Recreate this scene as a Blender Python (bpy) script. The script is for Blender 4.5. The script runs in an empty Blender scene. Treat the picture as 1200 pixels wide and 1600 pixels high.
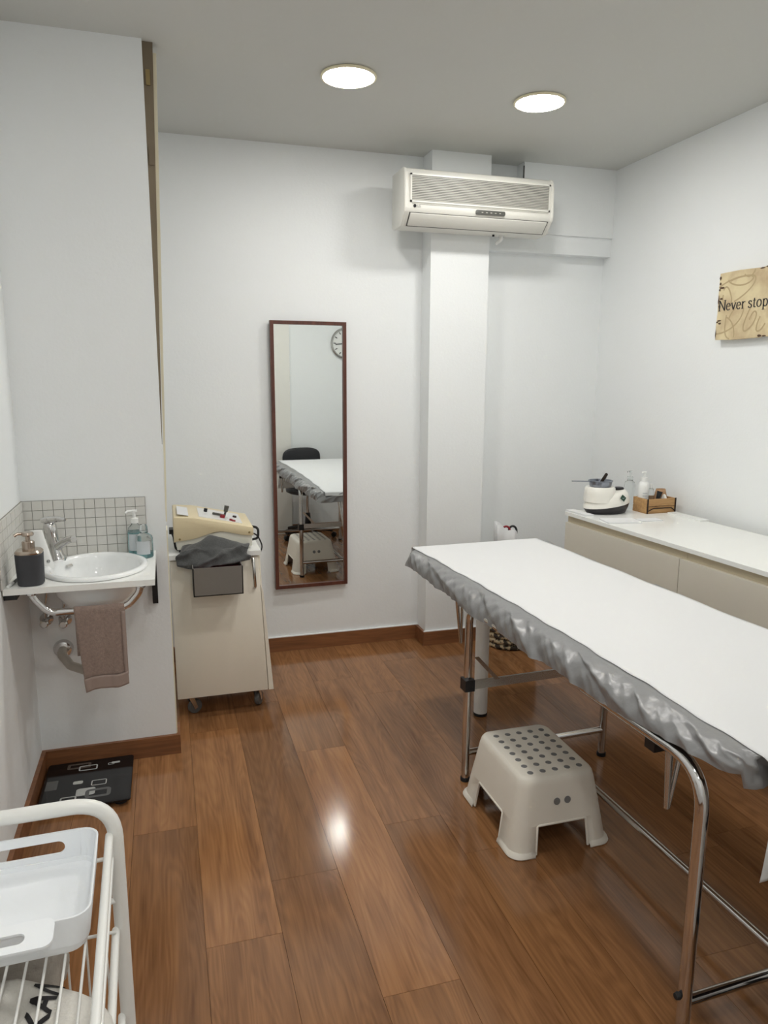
import bpy, bmesh, math, random
from mathutils import Vector, Matrix
random.seed(7)
C = bpy.context.scene.collection
SC = bpy.context.scene
PI = math.pi

# ------------------------------------------------------------------ camera
F_PX, YAW, PITCH, ROLL, EYE = 1141.06, 0.2897, 0.1818, 0.0044, 1.5017
def camera_matrix():
    cy, sy, cp, sp = math.cos(YAW), math.sin(YAW), math.cos(PITCH), math.sin(PITCH)
    fwd = Vector((sy*cp, cy*cp, -sp)); right = Vector((cy, -sy, 0)); up = right.cross(fwd)
    cr, sr = math.cos(ROLL), math.sin(ROLL)
    r2 = right*cr + up*sr; u2 = up*cr - right*sr
    m = Matrix((r2, u2, -fwd)).transposed().to_4x4()
    return Matrix.Translation((0, 0, EYE)) @ m
cam_data = bpy.data.cameras.new('camera')
cam_data.sensor_fit = 'VERTICAL'; cam_data.sensor_height = 24.0
cam_data.lens = F_PX/1600*24.0
cam_data.clip_start = 0.02
cam = bpy.data.objects.new('camera', cam_data); C.objects.link(cam)
cam.matrix_world = camera_matrix()
SC.camera = cam

# ------------------------------------------------------------------ world, exposure
world = bpy.data.worlds.new('world'); SC.world = world; world.use_nodes = True
world.node_tree.nodes['Background'].inputs[0].default_value = (0.75, 0.8, 0.85, 1)
world.node_tree.nodes['Background'].inputs[1].default_value = 0.05
SC.view_settings.view_transform = 'Standard'; SC.view_settings.look = 'None'
SC.view_settings.exposure = 1.58; SC.view_settings.gamma = 1.0; SC.view_settings.use_curve_mapping = False
SC.cycles.max_bounces = 10; SC.cycles.diffuse_bounces = 6; SC.cycles.glossy_bounces = 6
SC.cycles.caustics_reflective = True; SC.cycles.blur_glossy = 0.5
SC.cycles.sample_clamp_indirect = 60.0
SC.cycles.use_denoising = True
LIGHT_POWER = 27.0          # emission of the ceiling panels
LIGHT_COLOR = (1.0, 0.98, 0.94)
LIGHT_SPOTS = [(0.735, 2.965), (1.56, 2.985), (0.70, 1.77), (1.495, 1.77), (0.25, 0.20), (0.25, -0.95)]  # last two: unseen fill panels added over doorway and corridor for front light

# ------------------------------------------------------------------ room numbers
XL, XR, YB, ZC = -0.5165, 2.47, 3.873, 2.64
YP, XP = 2.873, -0.017                       # sink partition
PX0, PX1, PY = 1.362, 1.69, 3.738            # pillar
YR = 0.72                                    # wall behind the table

# ------------------------------------------------------------------ materials
def s2l(c): return c/12.92 if c <= 0.04045 else ((c+0.055)/1.055)**2.4
def rgb(r, g, b): return (s2l(r/255), s2l(g/255), s2l(b/255), 1)
MATS = {}
def mat(name, col, rough=0.5, metal=0.0, noise=0.0, nscale=40, bump=0.0, bscale=200, trans=0.0, ior=1.45, sheen=0.0, coat=0.0, emit=0.0, stretch=None, rvar=0.0):
    m = bpy.data.materials.new(name); m.use_nodes = True
    nt = m.node_tree; b = nt.nodes['Principled BSDF']
    b.inputs['Base Color'].default_value = col; b.inputs['Roughness'].default_value = rough
    b.inputs['Metallic'].default_value = metal; b.inputs['IOR'].default_value = ior
    b.inputs['Transmission Weight'].default_value = trans
    b.inputs['Sheen Weight'].default_value = sheen; b.inputs['Coat Weight'].default_value = coat
    if emit:
        b.inputs['Emission Color'].default_value = col; b.inputs['Emission Strength'].default_value = emit
    tc = nt.nodes.new('ShaderNodeTexCoord'); vec = tc.outputs['Object']
    if stretch:
        mp = nt.nodes.new('ShaderNodeMapping'); mp.inputs['Scale'].default_value = stretch
        nt.links.new(vec, mp.inputs['Vector']); vec = mp.outputs['Vector']
    if noise:
        n = nt.nodes.new('ShaderNodeTexNoise'); n.inputs['Scale'].default_value = nscale; n.inputs['Detail'].default_value = 5
        nt.links.new(vec, n.inputs['Vector'])
        mx = nt.nodes.new('ShaderNodeMix'); mx.data_type = 'RGBA'
        mx.inputs['A'].default_value = tuple(max(0, c*(1-noise)) for c in col[:3])+(1,)
        mx.inputs['B'].default_value = tuple(min(1, c*(1+noise)) for c in col[:3])+(1,)
        nt.links.new(n.outputs['Fac'], mx.inputs['Factor']); nt.links.new(mx.outputs['Result'], b.inputs['Base Color'])
    if rvar:
        n = nt.nodes.new('ShaderNodeTexNoise'); n.inputs['Scale'].default_value = 9; n.inputs['Detail'].default_value = 3
        nt.links.new(vec, n.inputs['Vector'])
        mr = nt.nodes.new('ShaderNodeMapRange'); mr.inputs['To Min'].default_value = rough-rvar; mr.inputs['To Max'].default_value = rough+rvar
        nt.links.new(n.outputs['Fac'], mr.inputs['Value']); nt.links.new(mr.outputs['Result'], b.inputs['Roughness'])
    if bump:
        n = nt.nodes.new('ShaderNodeTexNoise'); n.inputs['Scale'].default_value = bscale; n.inputs['Detail'].default_value = 4
        nt.links.new(vec, n.inputs['Vector'])
        bp = nt.nodes.new('ShaderNodeBump'); bp.inputs['Strength'].default_value = bump; bp.inputs['Distance'].default_value = 0.002
        nt.links.new(n.outputs['Fac'], bp.inputs['Height']); nt.links.new(bp.outputs['Normal'], b.inputs['Normal'])
    MATS[name] = m
    return m

def wood_mat(name, base, dark, use_obj_color=True, rough=0.2, scale=1.0, axis='Y'):
    m = bpy.data.materials.new(name); m.use_nodes = True; nt = m.node_tree; L = nt.links.new
    b = nt.nodes['Principled BSDF']; tc = nt.nodes.new('ShaderNodeTexCoord'); oi = nt.nodes.new('ShaderNodeObjectInfo')
    off = nt.nodes.new('ShaderNodeVectorMath'); off.operation = 'SCALE'
    cmb = nt.nodes.new('ShaderNodeCombineXYZ')
    mul = nt.nodes.new('ShaderNodeMath'); mul.operation = 'MULTIPLY'; mul.inputs[1].default_value = 37.0
    L(oi.outputs['Random'], mul.inputs[0])
    for i in range(3): L(mul.outputs[0], cmb.inputs[i])
    add = nt.nodes.new('ShaderNodeVectorMath'); add.operation = 'ADD'
    L(tc.outputs['Object'], add.inputs[0]); L(cmb.outputs[0], add.inputs[1])
    def stretched(sx, sy):
        mp = nt.nodes.new('ShaderNodeMapping')
        mp.inputs['Scale'].default_value = {'Y': (sx, sy, sx), 'X': (sy, sx, sx), 'Z': (sx, sx, sy)}[axis]
        L(add.outputs[0], mp.inputs['Vector']); return mp.outputs[0]
    # broad cathedral figure: contour lines of a stretched noise
    n1 = nt.nodes.new('ShaderNodeTexNoise'); n1.inputs['Scale'].default_value = 1.0; n1.inputs['Detail'].default_value = 2.5; n1.inputs['Distortion'].default_value = 0.35
    L(stretched(7*scale, 0.9*scale), n1.inputs['Vector'])
    k = nt.nodes.new('ShaderNodeMath'); k.operation = 'MULTIPLY'; k.inputs[1].default_value = 120
    L(n1.outputs['Fac'], k.inputs[0])
    sn = nt.nodes.new('ShaderNodeMath'); sn.operation = 'SINE'; L(k.outputs[0], sn.inputs[0])
    # fine pores
    n2 = nt.nodes.new('ShaderNodeTexNoise'); n2.inputs['Scale'].default_value = 1.0; n2.inputs['Detail'].default_value = 6
    L(stretched(150*scale, 5*scale), n2.inputs['Vector'])
    n3 = nt.nodes.new('ShaderNodeTexNoise'); n3.inputs['Scale'].default_value = 1.0; n3.inputs['Detail'].default_value = 4
    L(stretched(22*scale, 1.6*scale), n3.inputs['Vector'])
    a1 = nt.nodes.new('ShaderNodeMath'); a1.operation = 'MULTIPLY_ADD'; a1.inputs[1].default_value = 0.055; a1.inputs[2].default_value = 0.0
    L(sn.outputs[0], a1.inputs[0])
    a2 = nt.nodes.new('ShaderNodeMath'); a2.operation = 'MULTIPLY_ADD'; a2.inputs[1].default_value = 0.5
    L(n2.outputs['Fac'], a2.inputs[0]); L(a1.outputs[0], a2.inputs[2])
    a3 = nt.nodes.new('ShaderNodeMath'); a3.operation = 'MULTIPLY_ADD'; a3.inputs[1].default_value = 0.8
    L(n3.outputs['Fac'], a3.inputs[0]); L(a2.outputs[0], a3.inputs[2])
    mr = nt.nodes.new('ShaderNodeMapRange'); mr.inputs['From Min'].default_value = 0.34; mr.inputs['From Max'].default_value = 0.94
    L(a3.outputs[0], mr.inputs['Value'])
    mx = nt.nodes.new('ShaderNodeMix'); mx.data_type = 'RGBA'; mx.inputs['A'].default_value = dark; mx.inputs['B'].default_value = base
    L(mr.outputs[0], mx.inputs['Factor']); out = mx.outputs['Result']
    if use_obj_color:
        mm = nt.nodes.new('ShaderNodeMix'); mm.data_type = 'RGBA'; mm.blend_type = 'MULTIPLY'; mm.inputs['Factor'].default_value = 1
        L(out, mm.inputs['A']); L(oi.outputs['Color'], mm.inputs['B']); out = mm.outputs['Result']
    L(out, b.inputs['Base Color'])
    r = nt.nodes.new('ShaderNodeMapRange'); r.inputs['To Min'].default_value = rough+0.05; r.inputs['To Max'].default_value = rough-0.02
    L(n3.outputs['Fac'], r.inputs['Value']); L(r.outputs[0], b.inputs['Roughness'])
    bp = nt.nodes.new('ShaderNodeBump'); bp.inputs['Strength'].default_value = 0.06; bp.inputs['Distance'].default_value = 0.001
    L(n2.outputs['Fac'], bp.inputs['Height']); L(bp.outputs[0], b.inputs['Normal'])
    MATS[name] = m
    return m

M_wall = mat('wall_paint', rgb(236, 239, 240), 0.62, noise=0.012, nscale=3, bump=0.25, bscale=90)
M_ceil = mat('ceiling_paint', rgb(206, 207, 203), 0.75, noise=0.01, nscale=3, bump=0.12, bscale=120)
M_floor = wood_mat('oak_laminate', rgb(164, 117, 77), rgb(108, 71, 43), rough=0.125)
M_base = wood_mat('oak_skirting', rgb(150, 100, 64), rgb(104, 66, 40), False, 0.35, 1.3, 'X')
M_frame = wood_mat('mahogany_frame', rgb(104, 60, 46), rgb(66, 34, 26), False, 0.35, 2.0, 'Z')
M_grout = mat('grout', rgb(146, 144, 138), 0.85, noise=0.05)
M_tile = mat('tile_glaze', rgb(214, 213, 208), 0.35, noise=0.045, nscale=60)
M_ceramic = mat('white_ceramic', rgb(238, 240, 240), 0.08, coat=0.4)
M_lam = mat('white_laminate', rgb(232, 231, 225), 0.28, noise=0.01, nscale=8)
M_lamtop = mat('white_melamine_top', rgb(236, 237, 234), 0.22, noise=0.01, nscale=8)
M_cab = mat('cream_front', rgb(214, 209, 196), 0.35, noise=0.015, nscale=6)
M_groove = mat('beige_rail', rgb(196, 184, 158), 0.45)
M_cart = mat('cart_cream', rgb(237, 231, 217), 0.42, noise=0.03, nscale=14, stretch=(1, 1, 0.15))
M_chrome = mat('chrome', (0.66, 0.65, 0.645, 1), 0.09, 1.0)
M_chrome2 = mat('brushed_steel', (0.60, 0.59, 0.57, 1), 0.27, 1.0)
M_bronze = mat('bronze_metal', (0.50, 0.42, 0.35, 1), 0.25, 1.0)
M_black = mat('black_plastic', rgb(24, 24, 26), 0.4)
M_rubber = mat('black_rubber', rgb(32, 32, 34), 0.7)
M_charcoal = mat('charcoal_resin', rgb(62, 63, 67), 0.6, noise=0.1, nscale=120)
M_white = mat('white_plastic', rgb(232, 233, 231), 0.35)
M_ac = mat('ac_plastic', rgb(226, 225, 218), 0.32)
M_acslat = mat('ac_slat', rgb(196, 194, 186), 0.4)
M_acdark = mat('ac_recess', rgb(96, 94, 90), 0.6)
M_display = mat('display_grey', rgb(88, 88, 84), 0.3)
M_cream = mat('device_cream', rgb(222, 207, 172), 0.42, noise=0.015)
M_cream2 = mat('device_ivory', rgb(226, 224, 212), 0.42)
M_panel = mat('device_panel', rgb(222, 222, 220), 0.35)
M_red = mat('dark_red', rgb(138, 30, 40), 0.35)
M_binGrey = mat('bin_grey', rgb(122, 118, 113), 0.4, noise=0.03, nscale=90)
M_towelD = mat('towel_dark', rgb(80, 81, 81), 0.95, noise=0.32, nscale=120, bump=1.0, bscale=280, sheen=0.3)
M_pipe = mat('pipe_plastic', rgb(176, 170, 160), 0.35)
M_towelB = mat('towel_brown', rgb(140, 121, 111), 0.95, noise=0.34, nscale=110, bump=1.0, bscale=260, sheen=0.3)
M_towelBand = mat('towel_band', rgb(156, 138, 129), 0.9, noise=0.1, nscale=200, bump=0.4, bscale=400, stretch=(1, 1, 14))
M_sheet = mat('silver_sheet', rgb(141, 141, 142), 0.34, 0.3, noise=0.05, nscale=30, bump=0.35, bscale=80)
M_paper = mat('couch_paper', rgb(219, 220, 221), 0.8, bump=0.1, bscale=30)
M_board = mat('bed_board', rgb(190, 184, 172), 0.6)
M_stool = mat('stool_plastic', rgb(234, 229, 218), 0.42, bump=0.12, bscale=600)
M_dot = mat('stool_dot', rgb(122, 122, 122), 0.7)
M_glassblk = mat('black_glass', rgb(14, 14, 16), 0.06)
M_glassblk2 = mat('black_glass_soft', rgb(32, 33, 35), 0.09)
M_printL = mat('print_silver', rgb(176, 178, 176), 0.25)
M_printM = mat('print_grey', rgb(96, 97, 97), 0.25)
M_printT = mat('print_taupe', rgb(84, 76, 70), 0.25)
M_trolley = mat('white_enamel', rgb(228, 228, 224), 0.3)
M_tray = mat('tray_white', rgb(234, 237, 240), 0.38)
M_canvas = mat('canvas_white', rgb(214, 211, 204), 0.9, noise=0.1, nscale=90, bump=0.6, bscale=300)
M_canvasG = mat('canvas_grey', rgb(170, 163, 154), 0.9, noise=0.14, nscale=70, bump=0.6, bscale=260)
M_ink = mat('black_ink', rgb(30, 28, 30), 0.7)
M_signtxt = mat('sign_ink', rgb(52, 50, 48), 0.6)
M_script = mat('sign_script', rgb(182, 162, 126), 0.7)
M_worn = mat('sign_worn', rgb(84, 62, 46), 0.8)
M_mirror = mat('mirror_silver', (0.86, 0.89, 0.88, 1), 0.012, 1.0)
M_crate = wood_mat('crate_wood', rgb(204, 164, 112), rgb(158, 116, 72), False, 0.6, 2.5, 'X')
M_wire = mat('dark_wire', rgb(52, 40, 32), 0.5, 0.4)
M_wax = mat('warmer_shell', rgb(236, 234, 226), 0.25)
M_waxbase = mat('warmer_base', rgb(34, 32, 34), 0.4)
M_pot = mat('pot_metal', (0.30, 0.32, 0.37, 1), 0.3, 1.0)
M_green = mat('emblem_green', rgb(26, 60, 44), 0.35)
M_label = mat('bottle_label', rgb(190, 196, 200), 0.5)
M_liquid = mat('blue_gel', rgb(150, 214, 220), 0.05, trans=0.85, ior=1.34)
M_clear = mat('clear_plastic', (0.93, 0.96, 0.96, 1), 0.06, trans=0.95, ior=1.25)
M_brownpaper = mat('kraft', rgb(176, 140, 106), 0.8, noise=0.12, nscale=40)
M_lath = mat('old_lath', rgb(118, 106, 88), 0.8, noise=0.2, nscale=25, stretch=(1, 1, 0.2))
M_lathedge = mat('old_trim_cream', rgb(222, 216, 192), 0.6, noise=0.08, nscale=30, stretch=(1, 1, 0.2))
M_leather = mat('black_leather', rgb(36, 36, 40), 0.45, bump=0.2, bscale=200)
M_brass = mat('aged_brass', (0.35, 0.27, 0.13, 1), 0.4, 1.0)
M_lamp = bpy.data.materials.new('lamp_diffuser'); M_lamp.use_nodes = True
_b = M_lamp.node_tree.nodes['Principled BSDF']
_b.inputs['Base Color'].default_value = (0.9, 0.9, 0.88, 1)
_b.inputs['Emission Color'].default_value = LIGHT_COLOR+(1,); _b.inputs['Emission Strength'].default_value = LIGHT_POWER
M_lamprim = mat('lamp_rim', rgb(238, 230, 200), 0.4)
# woven two-tone basket
M_weave = bpy.data.materials.new('woven_rope'); M_weave.use_nodes = True
def _weave():
    nt = M_weave.node_tree; b = nt.nodes['Principled BSDF']; oi = nt.nodes.new('ShaderNodeObjectInfo')
    tc = nt.nodes.new('ShaderNodeTexCoord'); n = nt.nodes.new('ShaderNodeTexNoise'); n.inputs['Scale'].default_value = 34
    nt.links.new(tc.outputs['Object'], n.inputs['Vector'])
    r = nt.nodes.new('ShaderNodeValToRGB'); r.color_ramp.elements[0].position = 0.5; r.color_ramp.elements[1].position = 0.58
    r.color_ramp.elements[0].color = rgb(56, 48, 40); r.color_ramp.elements[1].color = rgb(190, 172, 140)
    nt.links.new(n.outputs['Fac'], r.inputs['Fac']); nt.links.new(r.outputs['Color'], b.inputs['Base Color'])
    b.inputs['Roughness'].default_value = 0.85
_weave()
# sign parchment
M_parch = bpy.data.materials.new('parchment'); M_parch.use_nodes = True
def _parch():
    nt = M_parch.node_tree; b = nt.nodes['Principled BSDF']; tc = nt.nodes.new('ShaderNodeTexCoord')
    n = nt.nodes.new('ShaderNodeTexNoise'); n.inputs['Scale'].default_value = 9; n.inputs['Detail'].default_value = 6
    nt.links.new(tc.outputs['Object'], n.inputs['Vector'])
    r = nt.nodes.new('ShaderNodeValToRGB'); e = r.color_ramp.elements
    e[0].position = 0.28; e[0].color = rgb(186, 162, 128); e[1].position = 0.55; e[1].color = rgb(220, 205, 166)
    nt.links.new(n.outputs['Fac'], r.inputs['Fac']); nt.links.new(r.outputs['Color'], b.inputs['Base Color'])
    b.inputs['Roughness'].default_value = 0.6
_parch()

# ------------------------------------------------------------------ geometry helpers
class G:
    """collects primitives, becomes ONE mesh object"""
    def __init__(s): s.bm = bmesh.new()
    def _bev(s, geom_faces, bev, seg):
        es = set()
        for f in geom_faces:
            for e in f.edges: es.add(e)
        es = [e for e in es if len(e.link_faces) == 2 and e.calc_face_angle(0) > 0.35]
        bmesh.ops.bevel(s.bm, geom=es, offset=bev, segments=seg, affect='EDGES', profile=0.5, clamp_overlap=True)
    def box(s, lo, hi, bev=0, seg=2, M=None):
        (x0, y0, z0), (x1, y1, z1) = lo, hi
        P = [(x0,y0,z0),(x1,y0,z0),(x1,y1,z0),(x0,y1,z0),(x0,y0,z1),(x1,y0,z1),(x1,y1,z1),(x0,y1,z1)]
        v = [s.bm.verts.new(M @ Vector(p) if M else p) for p in P]
        fs = [s.bm.faces.new([v[i] for i in q]) for q in ((0,3,2,1),(4,5,6,7),(0,1,5,4),(1,2,6,5),(2,3,7,6),(3,0,4,7))]
        if bev: s._bev(fs, bev, seg)
        return s
    def prism(s, poly, axis, a, b, bev=0, seg=2, M=None):
        # poly: 2d points in the two other axes (x,y,z order); extruded along axis from a to b
        def p3(u, w, t): return {'X': (t, u, w), 'Y': (u, t, w), 'Z': (u, w, t)}[axis]
        A = [s.bm.verts.new(M @ Vector(p3(u, w, a)) if M else p3(u, w, a)) for u, w in poly]
        B = [s.bm.verts.new(M @ Vector(p3(u, w, b)) if M else p3(u, w, b)) for u, w in poly]
        n = len(poly); fs = [s.bm.faces.new(A[::-1]), s.bm.faces.new(B)]
        for i in range(n): fs.append(s.bm.faces.new((A[i], A[(i+1) % n], B[(i+1) % n], B[i])))
        bmesh.ops.recalc_face_normals(s.bm, faces=fs)
        if bev: s._bev(fs, bev, seg)
        return s
    def tube(s, pts, r, seg=10, closed=False, cap=True, rad=None):
        pts = [Vector(p) for p in pts]; n = len(pts); rings = []
        prev = None
        for i, p in enumerate(pts):
            if closed: t = (pts[(i+1) % n]-pts[i-1])
            else: t = pts[min(i+1, n-1)]-pts[max(i-1, 0)]
            t.normalize()
            if prev is None:
                a = Vector((0, 0, 1)) if abs(t.z) < 0.9 else Vector((1, 0, 0))
                u = t.cross(a).normalized()
            else:
                u = (prev-t*prev.dot(t)).normalized()
            prev = u; w = t.cross(u)
            rr = rad[i] if rad else r
            rings.append([s.bm.verts.new(p+u*(rr*math.cos(2*PI*k/seg))+w*(rr*math.sin(2*PI*k/seg))) for k in range(seg)])
        m = n if closed else n-1
        for i in range(m):
            A, B = rings[i], rings[(i+1) % n]
            for k in range(seg): s.bm.faces.new((A[k], A[(k+1) % seg], B[(k+1) % seg], B[k]))
        if cap and not closed:
            s.bm.faces.new(rings[0][::-1]); s.bm.faces.new(rings[-1])
        return s
    def lathe(s, prof, c=(0, 0, 0), seg=28, M=None, sx=1.0, sy=1.0):
        rings = []
        for r, z in prof:
            if r < 1e-6: rings.append([s.bm.verts.new((M @ Vector((0, 0, z)) if M else Vector((0, 0, z)))+Vector(c))])
            else:
                rings.append([s.bm.verts.new((M @ Vector((r*sx*math.cos(2*PI*k/seg), r*sy*math.sin(2*PI*k/seg), z)) if M else Vector((r*sx*math.cos(2*PI*k/seg), r*sy*math.sin(2*PI*k/seg), z)))+Vector(c)) for k in range(seg)])
        for A, B in zip(rings, rings[1:]):
            for k in range(seg):
                k2 = (k+1) % seg
                if len(A) == 1 and len(B) == 1: continue
                if len(A) == 1: s.bm.faces.new((A[0], B[k2], B[k]))
                elif len(B) == 1: s.bm.faces.new((A[k], A[k2], B[0]))
                else: s.bm.faces.new((A[k], A[k2], B[k2], B[k]))
        return s
    def grid(s, fn, nu, nv, closed_u=False):
        V = [[s.bm.verts.new(fn(i/(nu if closed_u else nu-1), j/(nv-1))) for j in range(nv)] for i in range(nu)]
        for i in range(nu if closed_u else nu-1):
            for j in range(nv-1):
                A, B = V[i], V[(i+1) % nu]
                s.bm.faces.new((A[j], B[j], B[j+1], A[j+1]))
        return s
    def ngon(s, pts): s.bm.faces.new([s.bm.verts.new(p) for p in pts]); return s
    def build(s, name, m, parent=None, smooth=35, loc=None, solid=0, fix=True, subdiv=0):
        if fix: bmesh.ops.recalc_face_normals(s.bm, faces=s.bm.faces[:])
        me = bpy.data.meshes.new(name); s.bm.to_mesh(me); s.bm.free()
        me.materials.append(m)
        if smooth:
            me.shade_smooth(); me.set_sharp_from_angle(angle=math.radians(smooth))
        o = bpy.data.objects.new(name, me); C.objects.link(o)
        if parent: o.parent = parent
        if loc: o.location = loc
        if subdiv:
            sd = o.modifiers.new('subdiv', 'SUBSURF'); sd.levels = subdiv; sd.render_levels = subdiv
        if solid:
            md = o.modifiers.new('solid', 'SOLIDIFY'); md.thickness = solid; md.offset = -1
        return o
def tag(o, label, cat, group=None):
    o['label'] = label; o['category'] = cat
    if group: o['group'] = group
    return o
def thing(name, label, cat, loc=(0, 0, 0), rz=0, group=None):
    o = bpy.data.objects.new(name, None); C.objects.link(o); o.empty_display_size = 0.1
    o.location = loc; o.rotation_euler = (0, 0, rz)
    return tag(o, label, cat, group)
def struct(o, label=None):
    o['kind'] = 'structure'
    if label: o['label'] = label
    return o
def copy_tree(o, loc=None, parent=None):
    c = o.copy(); C.objects.link(c)
    if parent: c.parent = parent
    if loc: c.location = loc
    for ch in list(o.children): copy_tree(ch, None, c)
    return c
def arc(c, r, a0, a1, n, f):
    return [f(c[0]+r*math.cos(a0+(a1-a0)*i/n), c[1]+r*math.sin(a0+(a1-a0)*i/n)) for i in range(n+1)]
def rrect(x0, y0, x1, y1, r, n=5):
    P = []
    for cx, cy, a in ((x1-r, y1-r, 0), (x0+r, y1-r, PI/2), (x0+r, y0+r, PI), (x1-r, y0+r, 1.5*PI)):
        P += [(cx+r*math.cos(a+PI/2*i/n), cy+r*math.sin(a+PI/2*i/n)) for i in range(n+1)]
    return P
def fillet(pts, r, n=6):
    """round the inner corners of a 3d polyline"""
    pts = [Vector(p) for p in pts]; out = [pts[0]]
    for a, b, c in zip(pts, pts[1:], pts[2:]):
        u = (a-b).normalized(); w = (c-b).normalized(); ang = u.angle(w)
        d = min(r/math.tan(ang/2), (a-b).length*0.49, (c-b).length*0.49)
        p0, p1 = b+u*d, b+w*d
        for i in range(n+1):
            t = i/n; out.append(p0*(1-t)**2+b*2*t*(1-t)+p1*t*t)
    out.append(pts[-1]); return out
def nz(x, y, z=0.0):
    return (math.sin(x*1.7+y*2.3+z)+math.sin(x*3.1-y*1.3+2.1*z+1.0)*0.6+math.sin(x*5.3+y*4.1-z+2.2)*0.35)/1.95
def wait_mod(o): return o

# ================================================================== STRUCTURE
fl = struct(G().box((XL-0.15, -1.7, -0.12), (XR+0.15, YB+0.15, -0.012)).build('floor', M_base, smooth=0))
PW = 0.2047; X0 = 0.037; LEN = 1.245
JOINT = {-1: 2.337, 0: 1.770, 1: 1.987, 2: 1.487, 3: 2.163, 4: 3.190, 5: 3.565, 6: 2.62, 7: 1.75, 8: 3.05, 9: 2.15, 10: 2.9, 11: 1.9, -2: 1.5, -3: 2.0}
TONE = {(-1, 1): 0.80, (-1, 2): 1.12, (0, 1): 0.98, (0, 2): 1.15, (1, 1): 0.86, (1, 2): 0.76, (2, 1): 0.95, (2, 2): 1.16, (2, 3): 0.90,
        (3, 1): 0.80, (3, 2): 0.97, (4, 2): 1.02, (5, 2): 0.88, (6, 2): 0.9, (6, 1): 1.05, (4, 1): 0.95, (5, 1): 0.92}
for row in range(-3, 12):
    xa, xb = X0+row*PW, X0+(row+1)*PW
    xa, xb = max(xa, XL), min(xb, XR)
    if xb-xa < 0.01: continue
    j = JOINT.get(row, random.uniform(1.5, 2.7)); ys = []
    while j > -1.6: j -= LEN
    ys = [-1.6]; j += LEN
    while j < YB: ys.append(j); j += LEN
    ys.append(YB)
    for ya, yb in zip(ys, ys[1:]):
        if yb-ya < 0.01: continue
        g = 0.0005
        o = G().box((-(xb-xa)/2+g, -(yb-ya)/2+g, -0.012), ((xb-xa)/2-g, (yb-ya)/2-g, 0), 0.0012, 1).build('floor_plank', M_floor, fl, 0, ((xa+xb)/2, (ya+yb)/2, 0))
        idx = int(math.floor(((ya+yb)/2-JOINT.get(row, 2.0))/LEN))+2
        t = 1+(TONE.get((row, idx), random.uniform(0.84, 1.1))-1)*0.85
        w = random.uniform(-0.03, 0.03)
        o.color = (t*(1+w*0.3), t, t*(1-w), 1)
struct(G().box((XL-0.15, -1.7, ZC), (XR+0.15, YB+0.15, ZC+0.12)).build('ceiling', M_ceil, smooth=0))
struct(G().box((XL-0.1, YB, -0.05), (XR+0.1, YB+0.1, ZC+0.05)).build('wall_back', M_wall, smooth=0))
struct(G().box((XR, -1.7, -0.05), (XR+0.1, YB+0.1, ZC+0.05)).build('wall_right', M_wall, smooth=0))
struct(G().box((XL-0.1, -1.7, -0.05), (XL, YB+0.1, ZC+0.05)).build('wall_left', M_wall, smooth=0))
struct(G().box((XL-0.01, YP, -0.01), (XP, YP+0.10, ZC+0.01), 0.003, 2).build('wall_partition', M_wall, smooth=0), 'short white wall end behind the washbasin')
struct(G().box((0.95, YR-0.1, -0.05), (XR+0.05, YR, ZC+0.05)).build('wall_rear', M_wall, smooth=0))
struct(G().box((0.95, -1.7, -0.05), (1.05, YR-0.1, ZC+0.05)).build('wall_corridor', M_wall, smooth=0))
struct(G().box((XL-0.1, -1.7, -0.05), (1.05, -1.6, ZC+0.05)).build('wall_front', M_wall, smooth=0))
struct(G().box((1.02, YR-0.01, 0), (1.31, YR+0.035, 2.12), 0.004).build('door_1', M_lam, smooth=0), 'plain white door panel beside the rear wall')
# pillar
struct(G().box((PX0, PY, -0.01), (PX1, YB+0.01, ZC+0.01), 0.004, 2).build('wall_pillar', M_wall, smooth=0), 'square white pillar standing against the back wall')
# boxed pipes beside the pillar
struct(G().box((PX1-0.01, YB-0.07, 2.182), (XR+0.001, YB+0.01, 2.29), 0.004).build('trim_1', M_wall, smooth=0), 'white boxed pipe run along the back wall to the corner')
struct(G().box((1.905, YB-0.085, 2.28), (XR+0.001, YB+0.01, ZC+0.001), 0.003).build('trim_2', M_wall, smooth=0), 'white boxed corner above the air conditioner')
struct(G().box((1.900, YB-0.0868, 2.28), (1.9055, YB-0.080, ZC-0.02), 0.002).build('trim_3', M_printM, smooth=0), 'thin grey edge of the boxed pipe above the air conditioner')
# skirting
SK, ST = 0.0805, 0.015
def skirt(name, lo, hi): struct(G().box(lo, hi, 0.003, 2).build(name, M_base))
skirt('baseboard_back', (XP, YB-ST, 0), (PX0, YB+0.002, SK))
skirt('baseboard_pillar', (PX0-ST, PY-ST, 0), (PX1+ST, PY+0.002, SK))
skirt('baseboard_pillar_left', (PX0-ST, PY, 0), (PX0+0.002, YB-ST, SK))
skirt('baseboard_corner', (PX1, YB-ST, 0), (XR, YB+0.002, SK))
skirt('baseboard_partition', (XL, YP-ST, 0), (XP+ST, YP+0.002, SK))
skirt('baseboard_partition_end', (XP-0.002, YP, 0), (XP+ST, YP+0.10, SK))
skirt('baseboard_left', (XL-0.002, -1.6, 0), (XL+ST, YP-ST, SK))
skirt('baseboard_right', (XR-ST, YR, 0), (XR+0.002, YB-ST, SK))
skirt('baseboard_rear', (1.31, YR-0.002, 0), (XR-ST, YR+ST, SK))
def caulk(name, lo, hi): struct(G().box(lo, hi).build(name, M_wall, smooth=0))
caulk('trim_4', (XP+0.3, YB-0.011, SK), (PX0, YB+0.002, SK+0.004))
caulk('trim_5', (PX0-0.011, PY-0.011, SK), (PX1, PY+0.002, SK+0.004))
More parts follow.
